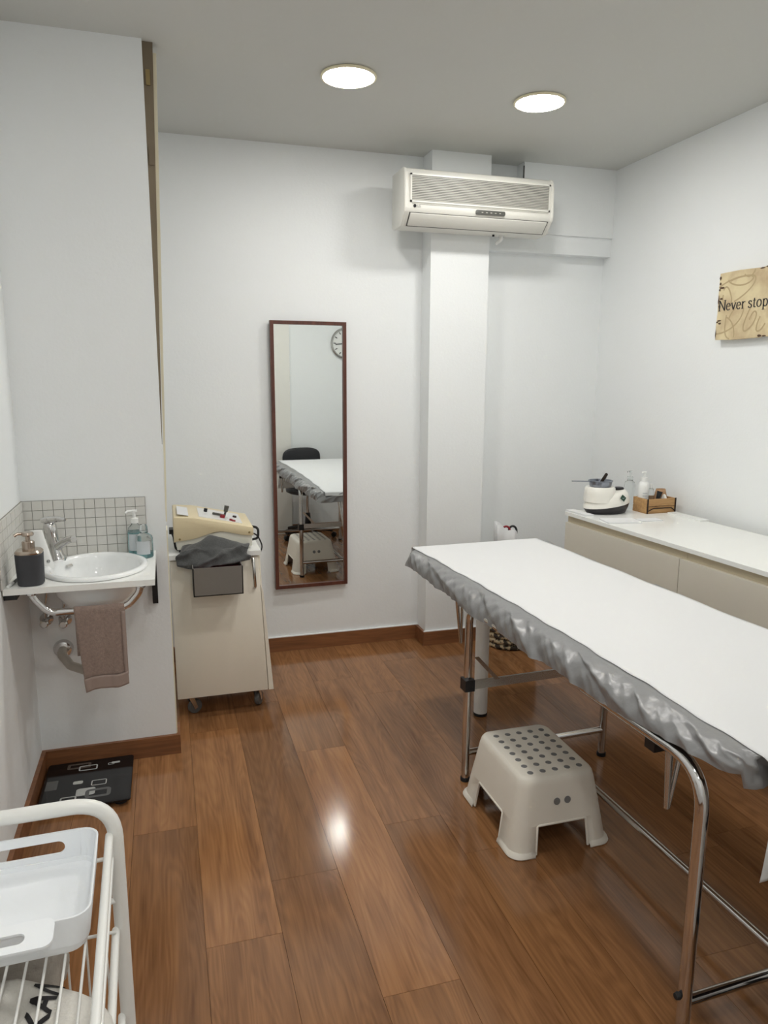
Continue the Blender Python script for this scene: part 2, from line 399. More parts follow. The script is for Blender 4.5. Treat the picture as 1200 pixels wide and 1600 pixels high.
# gap at the edge of the partition: an old leaning lath with a cream edge
lw = struct(G().prism([(XP-0.004, 1.25), (XP+0.0012, 1.25), (XP+0.036, ZC), (XP-0.004, ZC)], 'Y', YP+0.02, YP+0.06).build('trim_6', M_lath, smooth=0), 'brown leaning lath filling the gap at the partition edge')
G().prism([(XP-0.001, 0.95), (XP+0.0045, 0.95), (XP+0.047, ZC-0.03), (XP+0.030, ZC-0.03)], 'Y', YP+0.03, YP+0.075).build('edge_strip', M_lathedge, lw, 0)
G().box((XP+0.008, YP+0.014, 2.50), (XP+0.022, YP+0.03, 2.55), 0.002).build('clip', M_brass, lw)
G().box((XP+0.006, YP+0.014, 2.24), (XP+0.024, YP+0.03, 2.30), 0.002).build('clip', M_lath, lw)
struct(G().box((XP-0.003, YP+0.006, SK), (XP+0.004, YP+0.10, 0.92)).build('trim_7', M_lathedge, smooth=0))

# mosaic splashback
TP = 0.0356
tb = struct(G().box((XL, YP-0.0035, 0.845), (-0.088, YP+0.002, 1.056)).build('trim_8', M_grout, smooth=0), 'mosaic splashback of small square grey tiles behind the washbasin')
tile_me = None
def add_tile(parent, loc, rot):
    global tile_me
    if tile_me is None:
        o = G().box((-0.0169, -0.003, -0.0166), (0.0169, 0.002, 0.0166), 0.0012, 1).build('tile', M_tile, parent, 0, loc); tile_me = o.data
    else:
        o = bpy.data.objects.new('tile', tile_me); C.objects.link(o); o.parent = parent; o.location = loc
    o.rotation_euler = rot
for i in range(12):
    for k in range(6):
        add_tile(tb, (XL+0.0185+i*TP, YP-0.0045+random.uniform(-0.0004, 0.0004), 0.8635+k*0.0349), (0, 0, 0))
tb2 = struct(G().box((XL-0.002, 2.425, 0.845), (XL+0.0035, YP-0.004, 1.056)).build('trim_9', M_grout, smooth=0), 'mosaic splashback of small square tiles on the left wall')
for i in range(12):
    for k in range(6):
        add_tile(tb2, (XL+0.0045+random.uniform(-0.0004, 0.0004), 2.448+i*TP, 0.8635+k*0.0349), (0, 0, PI/2))

# ================================================================== CEILING LIGHTS
lab = {0: 'round white ceiling light panel nearer the left wall, lit', 1: 'round white ceiling light panel in front of the air conditioner, lit',
       2: 'round ceiling light panel above the middle of the floor', 3: 'round ceiling light panel above the massage table', 4: 'added fill light panel above the doorway, out of view', 5: 'added fill light panel at the end of the corridor, out of view'}
lamp0 = None
for i, (x, y) in enumerate(LIGHT_SPOTS):
    if lamp0 is None:
        t = lamp0 = thing('ceiling_light', lab[0], 'light', (x, y, ZC), 0, 'round ceiling light panels')
        G().lathe([(0.103, 0), (0.108, -0.003), (0.108, -0.009), (0.1, -0.011), (0.098, -0.008), (0.098, -0.001), (0.0, -0.001)], seg=48).build('rim', M_lamprim, t)
        G().lathe([(0.098, -0.004), (0.095, -0.0115), (0.07, -0.013), (0, -0.0135)], seg=48).build('diffuser', M_lamp, t)
    else:
        t = copy_tree(lamp0, (x, y, ZC)); t['label'] = lab[i]

# ================================================================== AIR CONDITIONER (on the pillar)
ac = thing('air_conditioner', 'white wall air conditioner mounted high across the pillar', 'air conditioner', (1.15, PY, 2.235))
prof = [(0, 0.012), (0, 0.262), (-0.165, 0.262), (-0.185, 0.255), (-0.196, 0.235), (-0.2, 0.20), (-0.203, 0.075), (-0.196, 0.058), (-0.135, 0.0), (-0.02, 0.0)]
W_AC = 0.80
G().prism(prof, 'X', 0.006, W_AC-0.006, 0.006, 2).build('housing', M_ac, ac)
for x0 in (0.0, W_AC-0.016):
    pr2 = [(y*1.012-0.0, z*1.012-0.001) for y, z in prof]
    G().prism(pr2, 'X', x0, x0+0.016, 0.004, 2).build('end_cap', M_ac, ac)
G().box((0.035, -0.2035, 0.108), (W_AC-0.03, -0.198, 0.222), 0.002).build('grille_recess', M_acdark, ac)
for k in range(15):
    z = 0.1125+k*0.0075
    o = G().box((0.036, -0.2065, -0.0021), (W_AC-0.031, -0.2005, 0.0021), 0.001, 1, ).build('slat', M_acslat, ac, 0); o.location = (0, 0, z)
fr = G()
for lo, hi in (((0.028, -0.208, 0.10), (W_AC-0.023, -0.198, 0.108)), ((0.028, -0.208, 0.222), (W_AC-0.023, -0.198, 0.23)), ((0.028, -0.208, 0.10), (0.036, -0.198, 0.23)), ((W_AC-0.031, -0.208, 0.10), (W_AC-0.023, -0.198, 0.23))):
    fr.box(lo, hi, 0.002, 1)
fr.build('grille_frame', M_ac, ac)
# louver lying on the slanted lower front
ln = Vector((0, -(0.058), -0.061)).normalized()
def slant(t, off): # t from upper front to lower rear
    y = -0.196+(0.061)*t; z = 0.058-0.058*t
    return (y+ln.y*off, z+ln.z*off)
G().prism([slant(0.04, 0.0015), slant(0.97, 0.0015), slant(0.97, -0.01), slant(0.04, -0.01)], 'X', 0.028, W_AC-0.024).build('outlet_recess', M_acdark, ac, 0)
G().prism([slant(0.07, 0.006), slant(0.90, 0.006), slant(0.90, -0.002), slant(0.07, -0.002)], 'X', 0.034, W_AC-0.03, 0.0015).build('louver', M_ac, ac)
dsp = G().prism(rrect(0.37, 0.064, 0.53, 0.086, 0.008), 'Y', -0.207, -0.198, 0.0015).build('display', M_display, ac)
for k in range(5): G().box((0.40+k*0.024, -0.2085, 0.073), (0.409+k*0.024, -0.206, 0.076)).build('indicator', M_acslat, dsp, 0)
G().box((0.04, -0.2055, 0.0925), (W_AC-0.03, -0.200, 0.0945)).build('seam', M_acslat, ac, 0)
def text_mesh(body, size, bold=0.0):
    cu = bpy.data.curves.new('t', 'FONT'); cu.body = body; cu.size = size; cu.offset = bold; cu.resolution_u = 3
    o = bpy.data.objects.new('t', cu); C.objects.link(o); dg = bpy.context.evaluated_depsgraph_get()
    me = bpy.data.meshes.new_from_object(o.evaluated_get(dg)); bpy.data.objects.remove(o); bpy.data.curves.remove(cu)
    return me
def text(name, body, size, m, parent, M, bold=0.0):
    me = text_mesh(body, size, bold); me.materials.clear(); me.materials.append(m)
    o = bpy.data.objects.new(name, me); C.objects.link(o); o.parent = parent; o.matrix_local = M; return o
G().lathe([(0.0075, 0), (0.0075, 0.0025), (0, 0.003)], M=Matrix.Rotation(PI/2, 4, 'X'), seg=16, c=(0.052, -0.2035, 0.083)).build('logo', M_ink, ac)
text('logo', 'LG', 0.014, M_display, ac, Matrix.Translation((0.064, -0.2075, 0.078)) @ Matrix.Rotation(PI/2, 4, 'X'))
dr = G(); dr.tube(fillet([(0.58, -0.06, 0.004), (0.58, -0.06, -0.02), (0.565, -0.03, -0.035)], 0.01), 0.009, 10)
dr.lathe([(0.014, -0.004), (0.014, 0.004)], c=(0.58, -0.06, -0.002), seg=14); dr.build('drain_spout', M_white, ac)
G().lathe([(0.006, -0.008), (0.006, 0.004), (0, 0.004)], c=(0.53, -0.07, -0.0), seg=12).build('screw', M_black, ac)

# ================================================================== WALL MIRROR
mt = 0.027
mi = thing('wall_mirror', 'tall narrow mirror with a thin dark brown wooden frame on the back wall', 'mirror', (0.933, 3.868, 0.3675), mt)
MW, MH, FWD = 0.402, 1.42, 0.018
G().box((-MW, -0.028, 0), (-MW+FWD, 0.0, MH), 0.0015, 1).build('frame_rail', M_frame, mi)
G().box((-FWD, -0.028, 0), (0, 0.0, MH), 0.0015, 1).build('frame_rail', M_frame, mi)
G().box((-MW+FWD, -0.028, 0), (-FWD, 0.0, FWD), 0.0015, 1).build('frame_rail', M_frame, mi)
G().box((-MW+FWD, -0.028, MH-FWD), (-FWD, 0.0, MH), 0.0015, 1).build('frame_rail', M_frame, mi)
G().box((-MW+FWD-0.002, -0.0165, FWD-0.002), (-FWD+0.002, -0.006, MH-FWD+0.002)).build('glass', M_mirror, mi, 0)

# ================================================================== SIGN
sg = thing('wall_sign', 'parchment coloured wall plaque reading Never stop, high on the right wall', 'sign', (XR, 2.868, 1.675))
SLEN, SH = 0.90, 0.297
pts = [(0.004, 0.0)]
pts = [(0.0, 0.004), (0.10, 0.0), (0.25, 0.003), (0.27, 0.007), (0.30, 0.004), (0.6, 0.0), (SLEN, 0.0), (SLEN, SH), (0.55, SH), (0.28, SH-0.002), (0.25, SH-0.006), (0.12, SH), (0.0, SH-0.001), (-0.002, 0.2), (0.001, 0.13), (-0.002, 0.06)]
def sgp(s_, t, off=0.0): return (-0.032-off, -s_, t)
G().prism([(-a, b) for a, b in pts], 'X', -0.032, -0.012, 0.0012, 1).build('board', M_parch, sg, 0)
G().box((-0.0125, -0.78, 0.1), (0.0, -0.12, 0.2)).build('hanger', M_lath, sg, 0)
def strip2d(g, P, wfun, off):
    """flat pen stroke following 2d points; wfun(dir) gives the half width"""
    n = len(P); Lv, Rv = [], []
    for i in range(n):
        a = Vector(P[max(i-1, 0)]); b = Vector(P[min(i+1, n-1)]); d = (b-a)
        if d.length < 1e-9: d = Vector((1, 0))
        d.normalize(); w = wfun(d); nn = Vector((-d.y, d.x))
        p = Vector(P[i]); l = p+nn*w; r = p-nn*w
        Lv.append(g.bm.verts.new(sgp(l.x, l.y, off))); Rv.append(g.bm.verts.new(sgp(r.x, r.y, off)))
    for i in range(n-1): g.bm.faces.new((Lv[i], Lv[i+1], Rv[i+1], Rv[i]))
def bez(p, n=14):
    out = []
    k = 0
    while k+3 < len(p):
        a, b, c, d = [Vector(q) for q in p[k:k+4]]
        for i in range(n+1):
            t = i/n; out.append(tuple(a*(1-t)**3+b*3*t*(1-t)**2+c*3*t*t*(1-t)+d*t**3))
        k += 3
    return out
def ell(cx, cy, rx, ry, a0, a1, n=18): return [(cx+rx*math.cos(math.radians(a0+(a1-a0)*i/n)), cy+ry*math.sin(math.radians(a0+(a1-a0)*i/n))) for i in range(n+1)]
XH = 0.66
GLY = {  # strokes in units of cap height, advance
 'N': ([[(0.12, 0), (0.12, 1)], [(0.12, 1), (0.68, 0)], [(0.68, 0), (0.68, 1)], ['s', 0.02, 0.24, 0], ['s', 0.0, 0.16, 1], ['s', 0.56, 0.80, 1]], 0.80),
 'e': ([ell(0.26, 0.33, 0.19, 0.33, 8, 320), [(0.09, 0.36), (0.44, 0.36)]], 0.52),
 'v': ([[(0.07, 0.64), (0.27, 0.0)], [(0.27, 0.0), (0.45, 0.64)], ['s', 0.0, 0.19, 0.65], ['s', 0.36, 0.53, 0.65]], 0.53),
 'r': ([[(0.13, 0), (0.13, 0.66)], bez([(0.13, 0.44), (0.2, 0.62), (0.28, 0.68), (0.38, 0.60)]), ['s', 0.03, 0.25, 0], ['s', 0.03, 0.14, 0.65]], 0.40),
 's': ([bez([(0.33, 0.52), (0.30, 0.70), (0.07, 0.70), (0.08, 0.50), (0.09, 0.36), (0.36, 0.34), (0.36, 0.16), (0.35, -0.05), (0.10, -0.05), (0.06, 0.15)])], 0.44),
 't': ([bez([(0.16, 0.86), (0.16, 0.5), (0.14, 0.2), (0.17, 0.07), (0.19, -0.01), (0.27, 0.0), (0.32, 0.06)]), ['s', 0.03, 0.31, 0.64]], 0.36),
 'o': ([ell(0.27, 0.33, 0.20, 0.33, 0, 360, 26)], 0.56),
 'p': ([[(0.13, -0.30), (0.13, 0.66)], ell(0.29, 0.33, 0.19, 0.33, 150, -150, 22), ['s', 0.03, 0.25, -0.3], ['s', 0.03, 0.14, 0.65]], 0.56),
 ' ': ([], 0.26)}
CAP = 0.0445; x = 0.006; base = 0.131
for ch in 'Never stop':
    strokes, adv = GLY[ch]
    if strokes:
        g = G()
        for st in strokes:
            if st[0] == 's':
                strip2d(g, [(x+st[1]*CAP*1.32, base+st[3]*CAP), (x+st[2]*CAP*1.32, base+st[3]*CAP)], lambda d: 0.026*CAP, 0.0009)
            else:
                strip2d(g, [(x+a*CAP*1.32, base+b*CAP) for a, b in st], lambda d: CAP*(0.030+0.048*abs(d.y)), 0.0008)
        g.build('letter', M_signtxt, sg, 0)
    x += adv*CAP*1.32
SW = lambda d: 0.0034
for ip, P in enumerate(([(0.055, 0.262), (0.07, 0.235), (0.16, 0.215), (0.2, 0.25), (0.22, 0.275), (0.1, 0.27), (0.07, 0.255)],
          [(0.0, 0.235), (0.05, 0.26), (0.12, 0.275), (0.2, 0.265), (0.24, 0.255), (0.2, 0.2), (0.1, 0.165)],
          [(0.03, 0.22), (0.05, 0.26), (0.08, 0.20), (0.085, 0.17), (0.07, 0.13), (0.02, 0.16), (0.03, 0.20)],
          [(0.0, 0.03), (0.09, 0.03), (0.16, 0.08), (0.16, 0.13), (0.15, 0.18), (0.07, 0.11), (0.08, 0.09)],
          [(0.06, 0.11), (0.05, 0.04), (0.06, 0.01), (0.09, 0.005)], [(0.06, 0.10), (0.1, 0.09), (0.12, 0.04), (0.115, 0.01)],
          [(0.2, 0.13), (0.14, 0.03), (0.17, 0.01), (0.22, 0.06), (0.26, 0.11), (0.22, 0.14), (0.2, 0.08)],
          [(0.26, 0.09), (0.22, 0.02), (0.26, 0.01), (0.29, 0.06)], [(0.15, 0.275), (0.17, 0.255), (0.2, 0.26), (0.21, 0.29)])):
    scr = G(); strip2d(scr, bez(P), SW, 0.0002+0.00005*ip); scr.build('script_stroke', M_script, sg, 0)
for cx, cy, rx, ry in ((0.006, 0.275, 0.006, 0.009), (0.008, 0.25, 0.006, 0.006), (0.02, 0.232, 0.016, 0.0045), (0.006, 0.224, 0.005, 0.006), (0.004, 0.178, 0.004, 0.02), (0.02, 0.184, 0.010, 0.004), (0.018, 0.088, 0.014, 0.0035), (0.022, 0.076, 0.01, 0.004), (0.006, 0.082, 0.006, 0.004), (0.002, 0.03, 0.003, 0.02), (0.265, 0.0095, 0.012, 0.005), (0.29, 0.008, 0.012, 0.003), (0.25, 0.288, 0.014, 0.003), (0.28, 0.291, 0.012, 0.003), (0.012, 0.15, 0.006, 0.012)):
    G().ngon([sgp(cx+rx*(1+0.35*nz(k*1.3, cx*90))*math.cos(2*PI*k/11), cy+ry*(1+0.4*nz(k, cy*70))*math.sin(2*PI*k/11), 0.00075) for k in range(11)]).build('worn_patch', M_worn, sg, 0)

# ================================================================== WASHBASIN CORNER
ZT = 0.846
ct = thing('washbasin_shelf', 'white laminate shelf carrying the washbasin in the left corner', 'shelf', (XL, YP, ZT))
CX = 0.262; CY = -0.222           # basin centre in shelf coordinates
def ring_with_hole(x0, y0, x1, y1, cx, cy, rx, ry, z0, z1):
    g = G(); n = 64; A = []; B = []
    for i in range(n):
        a = 2*PI*i/n; dx, dy = math.cos(a), math.sin(a)
        hx, hy = cx+rx*dx, cy+ry*dy
        ts = []
        if dx > 1e-9: ts.append((x1-cx)/dx)
        if dx < -1e-9: ts.append((x0-cx)/dx)
        if dy > 1e-9: ts.append((y1-cy)/dy)
        if dy < -1e-9: ts.append((y0-cy)/dy)
        t = min(ts); A.append((hx, hy)); B.append([cx+t*dx, cy+t*dy])
    for corner in ((x0, y0), (x1, y0), (x0, y1), (x1, y1)):
        k = min(range(n), key=lambda i: (B[i][0]-corner[0])**2+(B[i][1]-corner[1])**2); B[k] = list(corner)
    vs = [[g.bm.verts.new((p[0], p[1], z)) for p in P] for P, z in ((A, z1), (B, z1), (B, z0), (A, z0))]
    for r in range(4):
        P, Q = vs[r], vs[(r+1) % 4]
        for i in range(n): g.bm.faces.new((P[i], P[(i+1) % n], Q[(i+1) % n], Q[i]))
    return g
ring_with_hole(0.004, -0.432, 0.458, -0.006, CX, CY, 0.152, 0.165, -0.020, 0.0).build('shelf_board', M_lamtop, ct, 0)
g = G(); g.box((0.437, -0.20, -0.038), (0.455, -0.004, -0.0205), 0.002); g.box((0.437, -0.026, -0.205), (0.457, -0.001, -0.022), 0.002); g.build('bracket', M_black, ct)
g = G(); g.box((0.002, -0.415, -0.04), (0.04, -0.02, -0.0205), 0.003); g.build('bracket', M_black, ct)
bs = thing('washbasin', 'oval white ceramic washbasin set into the corner shelf', 'basin', (XL+CX, YP+CY, ZT))
def basin_prof(inner):
    return inner
SXB, SYB = 0.172, 0.194
g = G(); pr = [(0.96, 0.0005), (1.0, 0.002), (1.0, 0.007), (0.975, 0.0125), (0.92, 0.0145), (0.875, 0.011), (0.85, 0.002), (0.83, -0.02), (0.77, -0.06), (0.62, -0.098), (0.36, -0.116), (0.11, -0.120), (0.10, -0.124), (0.0, -0.124)]
g.lathe(pr, seg=56, sx=SXB, sy=SYB)
g.lathe([(0.955, 0.0005), (0.87, -0.001), (0.855, -0.03), (0.80, -0.072), (0.66, -0.110), (0.42, -0.131), (0.2, -0.138), (0, -0.138)], seg=56, sx=SXB, sy=SYB)
g.build('bowl', M_ceramic, bs, 60, fix=False)
G().lathe([(0.02, -0.121), (0.019, -0.1185), (0.006, -0.119), (0, -0.121)], seg=24).build('drain', M_chrome, bs)
g = G(); g.prism(rrect(-0.013, -0.0035, 0.013, 0.0035, 0.003), 'Y', -0.004, 0.004); o = g.build('overflow_slot', M_chrome2, bs); o.location = (-0.100, 0.105, -0.012); o.rotation_euler = (0.6, 0, 0.8)
g = G(); g.lathe([(0.03, -0.130), (0.03, -0.16), (0.018, -0.165), (0.018, -0.22), (0.03, -0.225), (0.03, -0.29), (0.0, -0.295)], seg=20); g.build('trap_body', M_chrome2, bs)
# tap
fa = thing('tap', 'chrome mixer tap with a short spout at the back of the washbasin', 'tap', (-0.392, 2.775, ZT+0.012))
RT = Matrix.Rotation(-0.16, 4, 'Y') @ Matrix.Scale(1.18, 4)
G().lathe([(0.024, -0.012), (0.024, 0.004), (0.0185, 0.012), (0.0165, 0.05), (0.0175, 0.085), (0.019, 0.105), (0.014, 0.114), (0, 0.116)], seg=24, M=RT).build('body', M_chrome, fa)
def tp(p): return RT @ Vector(p)
g = G(); g.tube([tp((0.005, -0.004, 0.035)), tp((0.03, -0.03, 0.052)), tp((0.055, -0.055, 0.062)), tp((0.066, -0.068, 0.062))], 0.012, 14, rad=[0.015, 0.0135, 0.012, 0.0125]); g.build('spout', M_chrome, fa)
g = G(); g.tube([tp((-0.02, 0.004, 0.124)), tp((0.0, 0.0, 0.122)), tp((0.03, -0.016, 0.122)), tp((0.05, -0.03, 0.118))], 0.008, 10, rad=[0.008, 0.014, 0.010, 0.006]); g.build('lever', M_chrome, fa)
# charcoal dispenser
sd = thing('soap_dispenser', 'charcoal soap dispenser with a bronze metal pump on the shelf edge', 'soap dispenser', (-0.437, 2.494, ZT))
def sq_lathe(prof, e=3.2, seg=40):
    g = G(); rings = []
    for r, z in prof:
        if r < 1e-6: rings.append([g.bm.verts.new((0, 0, z))]*1); continue
        ring = []
        for k in range(seg):
            a = 2*PI*k/seg; c, s_ = math.cos(a), math.sin(a); q = (abs(c)**e+abs(s_)**e)**(-1/e)
            ring.append(g.bm.verts.new((r*q*c, r*q*s_, z)))
        rings.append(ring)
    for A, B in zip(rings, rings[1:]):
        for k in range(seg):
            k2 = (k+1) % seg
            if len(A) == 1: g.bm.faces.new((A[0], B[k2], B[k]))
            elif len(B) == 1: g.bm.faces.new((A[k], A[k2], B[0]))
            else: g.bm.faces.new((A[k], A[k2], B[k2], B[k]))
    return g
sq_lathe([(0, 0), (0.036, 0), (0.039, 0.004), (0.0415, 0.10), (0.039, 0.103), (0, 0.103)], 2.8).build('body', M_charcoal, sd)
sq_lathe([(0.0, 0.1025), (0.0405, 0.1025), (0.0415, 0.107), (0.036, 0.113), (0.018, 0.115), (0, 0.115)], 2.8).build('collar', M_bronze, sd)
G().lathe([(0.019, 0.113), (0.019, 0.138), (0.016, 0.141), (0.0, 0.141)]).build('pump_neck', M_bronze, sd)
G().lathe([(0.007, 0.139), (0.007, 0.160), (0, 0.160)]).build('pump_stem', M_bronze, sd)
G().lathe([(0, 0.158), (0.017, 0.158), (0.019, 0.162), (0.017, 0.169), (0, 0.171)]).build('pump_head', M_bronze, sd)
g = G(); g.tube([(-0.008, 0, 0.165), (-0.028, -0.006, 0.166), (-0.038, -0.009, 0.160)], 0.005, 10); g.build('pump_nozzle', M_bronze, sd)
# white tapered bottle
wb = thing('soap_tube', 'white tapered soap bottle with a small round emblem beside the tap', 'bottle', (-0.430, 2.675, ZT), 0.15)
g = G()
def tb_fn(u, v):
    a = 2*PI*u; w = 0.040*(1-v)+0.020*v; d = 0.021*(1-v*0.6)+0.003*v
    return (w*math.cos(a)-0.012*v, d*math.sin(a), 0.003+0.135*v)
g.grid(tb_fn, 32, 9, True); g.bm.faces.new([v for v in list(g.bm.verts)[0::9]][::-1]); g.bm.faces.new([v for v in list(g.bm.verts)[8::9]]); g.build('body', M_white, wb, 50)
G().lathe([(0.022, 0), (0.022, 0.006), (0, 0.006)], sy=0.75).build('cap', M_white, wb)
g = G(); g.lathe([(0.0055, 0), (0.0055, 0.001), (0.004, 0.001), (0.004, 0)], M=Matrix.Rotation(PI/2, 4, 'X'), c=(0.02, -0.0195, 0.032), seg=18); g.box((0.0165, -0.0205, 0.031), (0.0235, -0.0195, 0.0335)); g.build('emblem', M_display, wb, 0)
# clear gel bottles
def gel(name, lab_, loc, r, h, fill, pump):
    t = thing(name, lab_, 'bottle', loc)
    G().lathe([(0, 0), (r*0.92, 0), (r, 0.004), (r, h*0.72), (r*0.9, h*0.82), (r*0.45, h*0.93), (r*0.4, h), (0, h)], seg=28).build('bottle_body', M_clear, t, 50)
    G().lathe([(0, 0.002), (r*0.9, 0.002), (r*0.95, 0.005), (r*0.95, fill), (0, fill)], seg=28).build('gel', M_liquid, t, 50)
    g = G()
    n = 12
    def lf(u, v): a = -PI/2-0.15+(u-0.5)*1.7; return (r*1.01*math.cos(a), r*1.01*math.sin(a), h*0.16+h*0.5*v)
    g.grid(lf, n, 2); g.build('label', M_label, t, 60)
    if pump:
        G().lathe([(r*0.5, h-0.004), (r*0.5, h+0.014), (0.006, h+0.016), (0.006, h+0.036), (0.011, h+0.037), (0.011, h+0.044), (0, h+0.046)], seg=18).build('pump', M_white, t)
        g = G(); g.tube([(0, 0, h+0.041), (-0.022, -0.01, h+0.042), (-0.030, -0.014, h+0.036)], 0.0045, 8); g.build('nozzle', M_white, t)
    else:
        G().lathe([(r*0.5, h-0.004), (r*0.48, h+0.016), (r*0.36, h+0.024), (0, h+0.025)], seg=18).build('cap', M_clear, t)
    return t
gel('sanitizer_bottle', 'clear bottle of blue gel with a white pump, standing against the mosaic tiles', (-0.128, 2.818, ZT), 0.027, 0.125, 0.088, True)
gel('sanitizer_bottle', 'clear round bottle of blue liquid with a pale label at the shelf end', (-0.096, 2.770, ZT), 0.031, 0.098, 0.022, False)
sk = thing('small_stick', 'small black and white stick lying on the shelf behind the charcoal dispenser', 'stick', (-0.498, 2.50, ZT+0.0052), 0)
G().tube([(0.0, -0.045, 0), (0.006, 0.0, 0)], 0.005, 8).build('white_end', M_white, sk, 60)
G().tube([(0.006, 0.0005, 0), (0.013, 0.05, 0.0)], 0.005, 8).build('black_end', M_black, sk, 60)
# towel rail
RY = 2.452
tr = thing('towel_rail', 'curved chrome towel rail under the front edge of the washbasin shelf', 'towel rail', (0, 0, 0))
G().tube(fillet([(-0.432, RY, ZT-0.0205), (-0.424, RY, 0.805), (-0.385, RY, 0.757), (-0.15, RY, 0.757), (-0.112, RY, 0.80), (-0.104, RY, ZT-0.0205)], 0.055, 8), 0.0120, 14).build('rail', M_chrome, tr, 60)
for xx in (-0.432, -0.104): G().lathe([(0.0, 0), (0.017, 0), (0.017, -0.004), (0.01, -0.008)], c=(xx, RY, ZT-0.0202), seg=18).build('rail_flange', M_chrome, tr)
# brown towel over the rail
tw = thing('hand_towel', 'brown hand towel folded over the rail under the washbasin', 'towel', (0, 0, 0))
def towel_fn(zb, side, band):
    def f(u, v):
        # v: 0 back bottom .. 1 front bottom, u across
        x0, x1 = -0.312, -0.158
        z = 0; ph = v
        if v < 0.3: t = v/0.3; z = 0.60+(0.757-0.60)*t; y = RY+0.013
        elif v < 0.4: a = (v-0.3)/0.1*PI; z = 0.757+0.015*math.sin(a); y = RY+0.013*math.cos(a)
        else: t = (v-0.4)/0.6; z = 0.757-(0.757-0.485)*t; y = RY-0.013-0.008*math.sin(t*2.2)
        drop = max(0, (v-0.4)/0.6)
        x = x0+(x1-x0)*u+0.022*drop*(1-u)+0.0*u
        y += 0.004*nz(u*5, v*2)*(0.3+drop)-0.004*math.sin(u*PI)
        z += (0.016*u*drop if v > 0.4 else 0) + 0.004*math.sin(u*6)*drop
        return (x, y, z)
    return f
fn = towel_fn(0, 0, 0)
G().grid(lambda u, v: fn(u, v*0.905), 22, 50).build('cloth', M_towelB, tw, 80, solid=0.006)
G().grid(lambda u, v: fn(u, 0.90+v*0.10), 22, 8).build('woven_band', M_towelBand, tw, 80, solid=0.0055)
G().grid(lambda u, v: (fn(1, 0.42+0.5*v)[0]-0.010+0.012*u, fn(1, 0.42+0.5*v)[1]-0.0015, fn(1, 0.42+0.5*v)[2]), 3, 24).build('hem', M_towelBand, tw, 80, solid=0.003)
# wall valves and waste pipe
for xx, zz, lb in ((-0.462, 0.607, 'chrome angle valve under the washbasin, left one, nearest the corner'), (-0.398, 0.600, 'chrome angle valve under the washbasin, right one beside the towel')):
    t = thing('angle_valve', lb, 'valve', (xx, YP, zz), 0, 'valves under the washbasin')
    RX = Matrix.Rotation(PI/2, 4, 'X')
    G().lathe([(0.0, 0), (0.024, 0), (0.024, 0.004), (0.012, 0.009), (0.011, 0.05), (0, 0.05)], M=RX, seg=20).build('escutcheon', M_chrome, t)
    G().lathe([(0.0, 0.045), (0.013, 0.045), (0.015, 0.05), (0.015, 0.066), (0.011, 0.07), (0, 0.07)], M=RX, seg=12).build('handle', M_chrome2, t)
    g = G(); g.tube(fillet([(0, -0.03, 0.0), (0, -0.03, 0.05), (0.03, -0.05, 0.2)], 0.02), 0.005, 8); g.build('hose', M_chrome2, t)
wp = thing('waste_pipe', 'waste pipe with a round chrome wall collar below the washbasin', 'pipe', (-0.412, YP, 0.485))
RX = Matrix.Rotation(PI/2, 4, 'X')
G().lathe([(0.0, 0), (0.036, 0), (0.036, 0.004), (0.03, 0.018), (0.02, 0.022), (0, 0.022)], M=RX, seg=28).build('collar', M_chrome, wp)
G().tube(fillet([(0, -0.015, 0), (0, -0.065, 0), (0.035, -0.11, -0.03), (0.10, -0.17, -0.035), (0.158, -0.222, -0.02), (0.158, -0.222, 0.08)], 0.03, 6), 0.0165, 14).build('bend', M_pipe, wp, 60)

# ================================================================== BATHROOM SCALE
sc = thing('bathroom_scale', 'black glass bathroom scale printed with grey rounded rectangles, in the corner', 'scale', (-0.338, 2.69, 0), 0.0)
g = G(); g.prism(rrect(-0.155, -0.162, 0.155, 0.162, 0.012), 'Z', 0.018, 0.025, 0.0012, 1); g.build('glass_plate', M_glassblk, sc)
for sx in (-1, 1):
    for sy in (-1, 1): G().lathe([(0, 0), (0.022, 0), (0.024, 0.004), (0.024, 0.018), (0, 0.018)], c=(sx*0.12, sy*0.125, 0), seg=18).build('foot', M_rubber, sc)
G().box((-0.135, -0.145, 0.008), (0.135, 0.145, 0.018), 0.004).build('underside', M_black, sc)
def flat(name, m, P, z=0.0254, hole=None):
    g = G()
    if hole:
        n = len(P); A = [g.bm.verts.new((a, b, z)) for a, b in P]; B = [g.bm.verts.new((a, b, z)) for a, b in hole]
        for i in range(n): g.bm.faces.new((A[i], A[(i+1) % n], B[(i+1) % n], B[i]))
    else: g.ngon([(a, b, z) for a, b in P])
    return g.build(name, m, sc, 0)
def rr(x0, y0, x1, y1, r): return rrect(x0, y0, x1, y1, r, 4)
def ringr(m, x0, y0, x1, y1, r, t, z): flat('printed_ring', m, rr(x0, y0, x1, y1, r), z, rr(x0+t, y0+t, x1-t, y1-t, max(r-t, 0.001)))
flat('printed_band', M_glassblk2, rr(-0.15, -0.155, 0.15, 0.072, 0.002), 0.02525)
ringr(M_printT, -0.085, 0.105, 0.0, 0.145, 0.008, 0.011, 0.0253)
ringr(M_printL, -0.042, 0.085, 0.025, 0.122, 0.008, 0.005, 0.0254)
ringr(M_printL, 0.062, 0.105, 0.085, 0.120, 0.004, 0.0025, 0.0254); flat('printed_block', M_printL, rr(0.075, 0.112, 0.105, 0.125, 0.003), 0.0255)
flat('printed_block', M_printM, rr(-0.145, -0.03, -0.105, 0.035, 0.002), 0.0254)
flat('printed_block', M_printL, rr(-0.052, -0.010, -0.018, 0.012, 0.006), 0.0254)
ringr(M_printL, 0.012, -0.035, 0.066, 0.003, 0.007, 0.004, 0.0254)
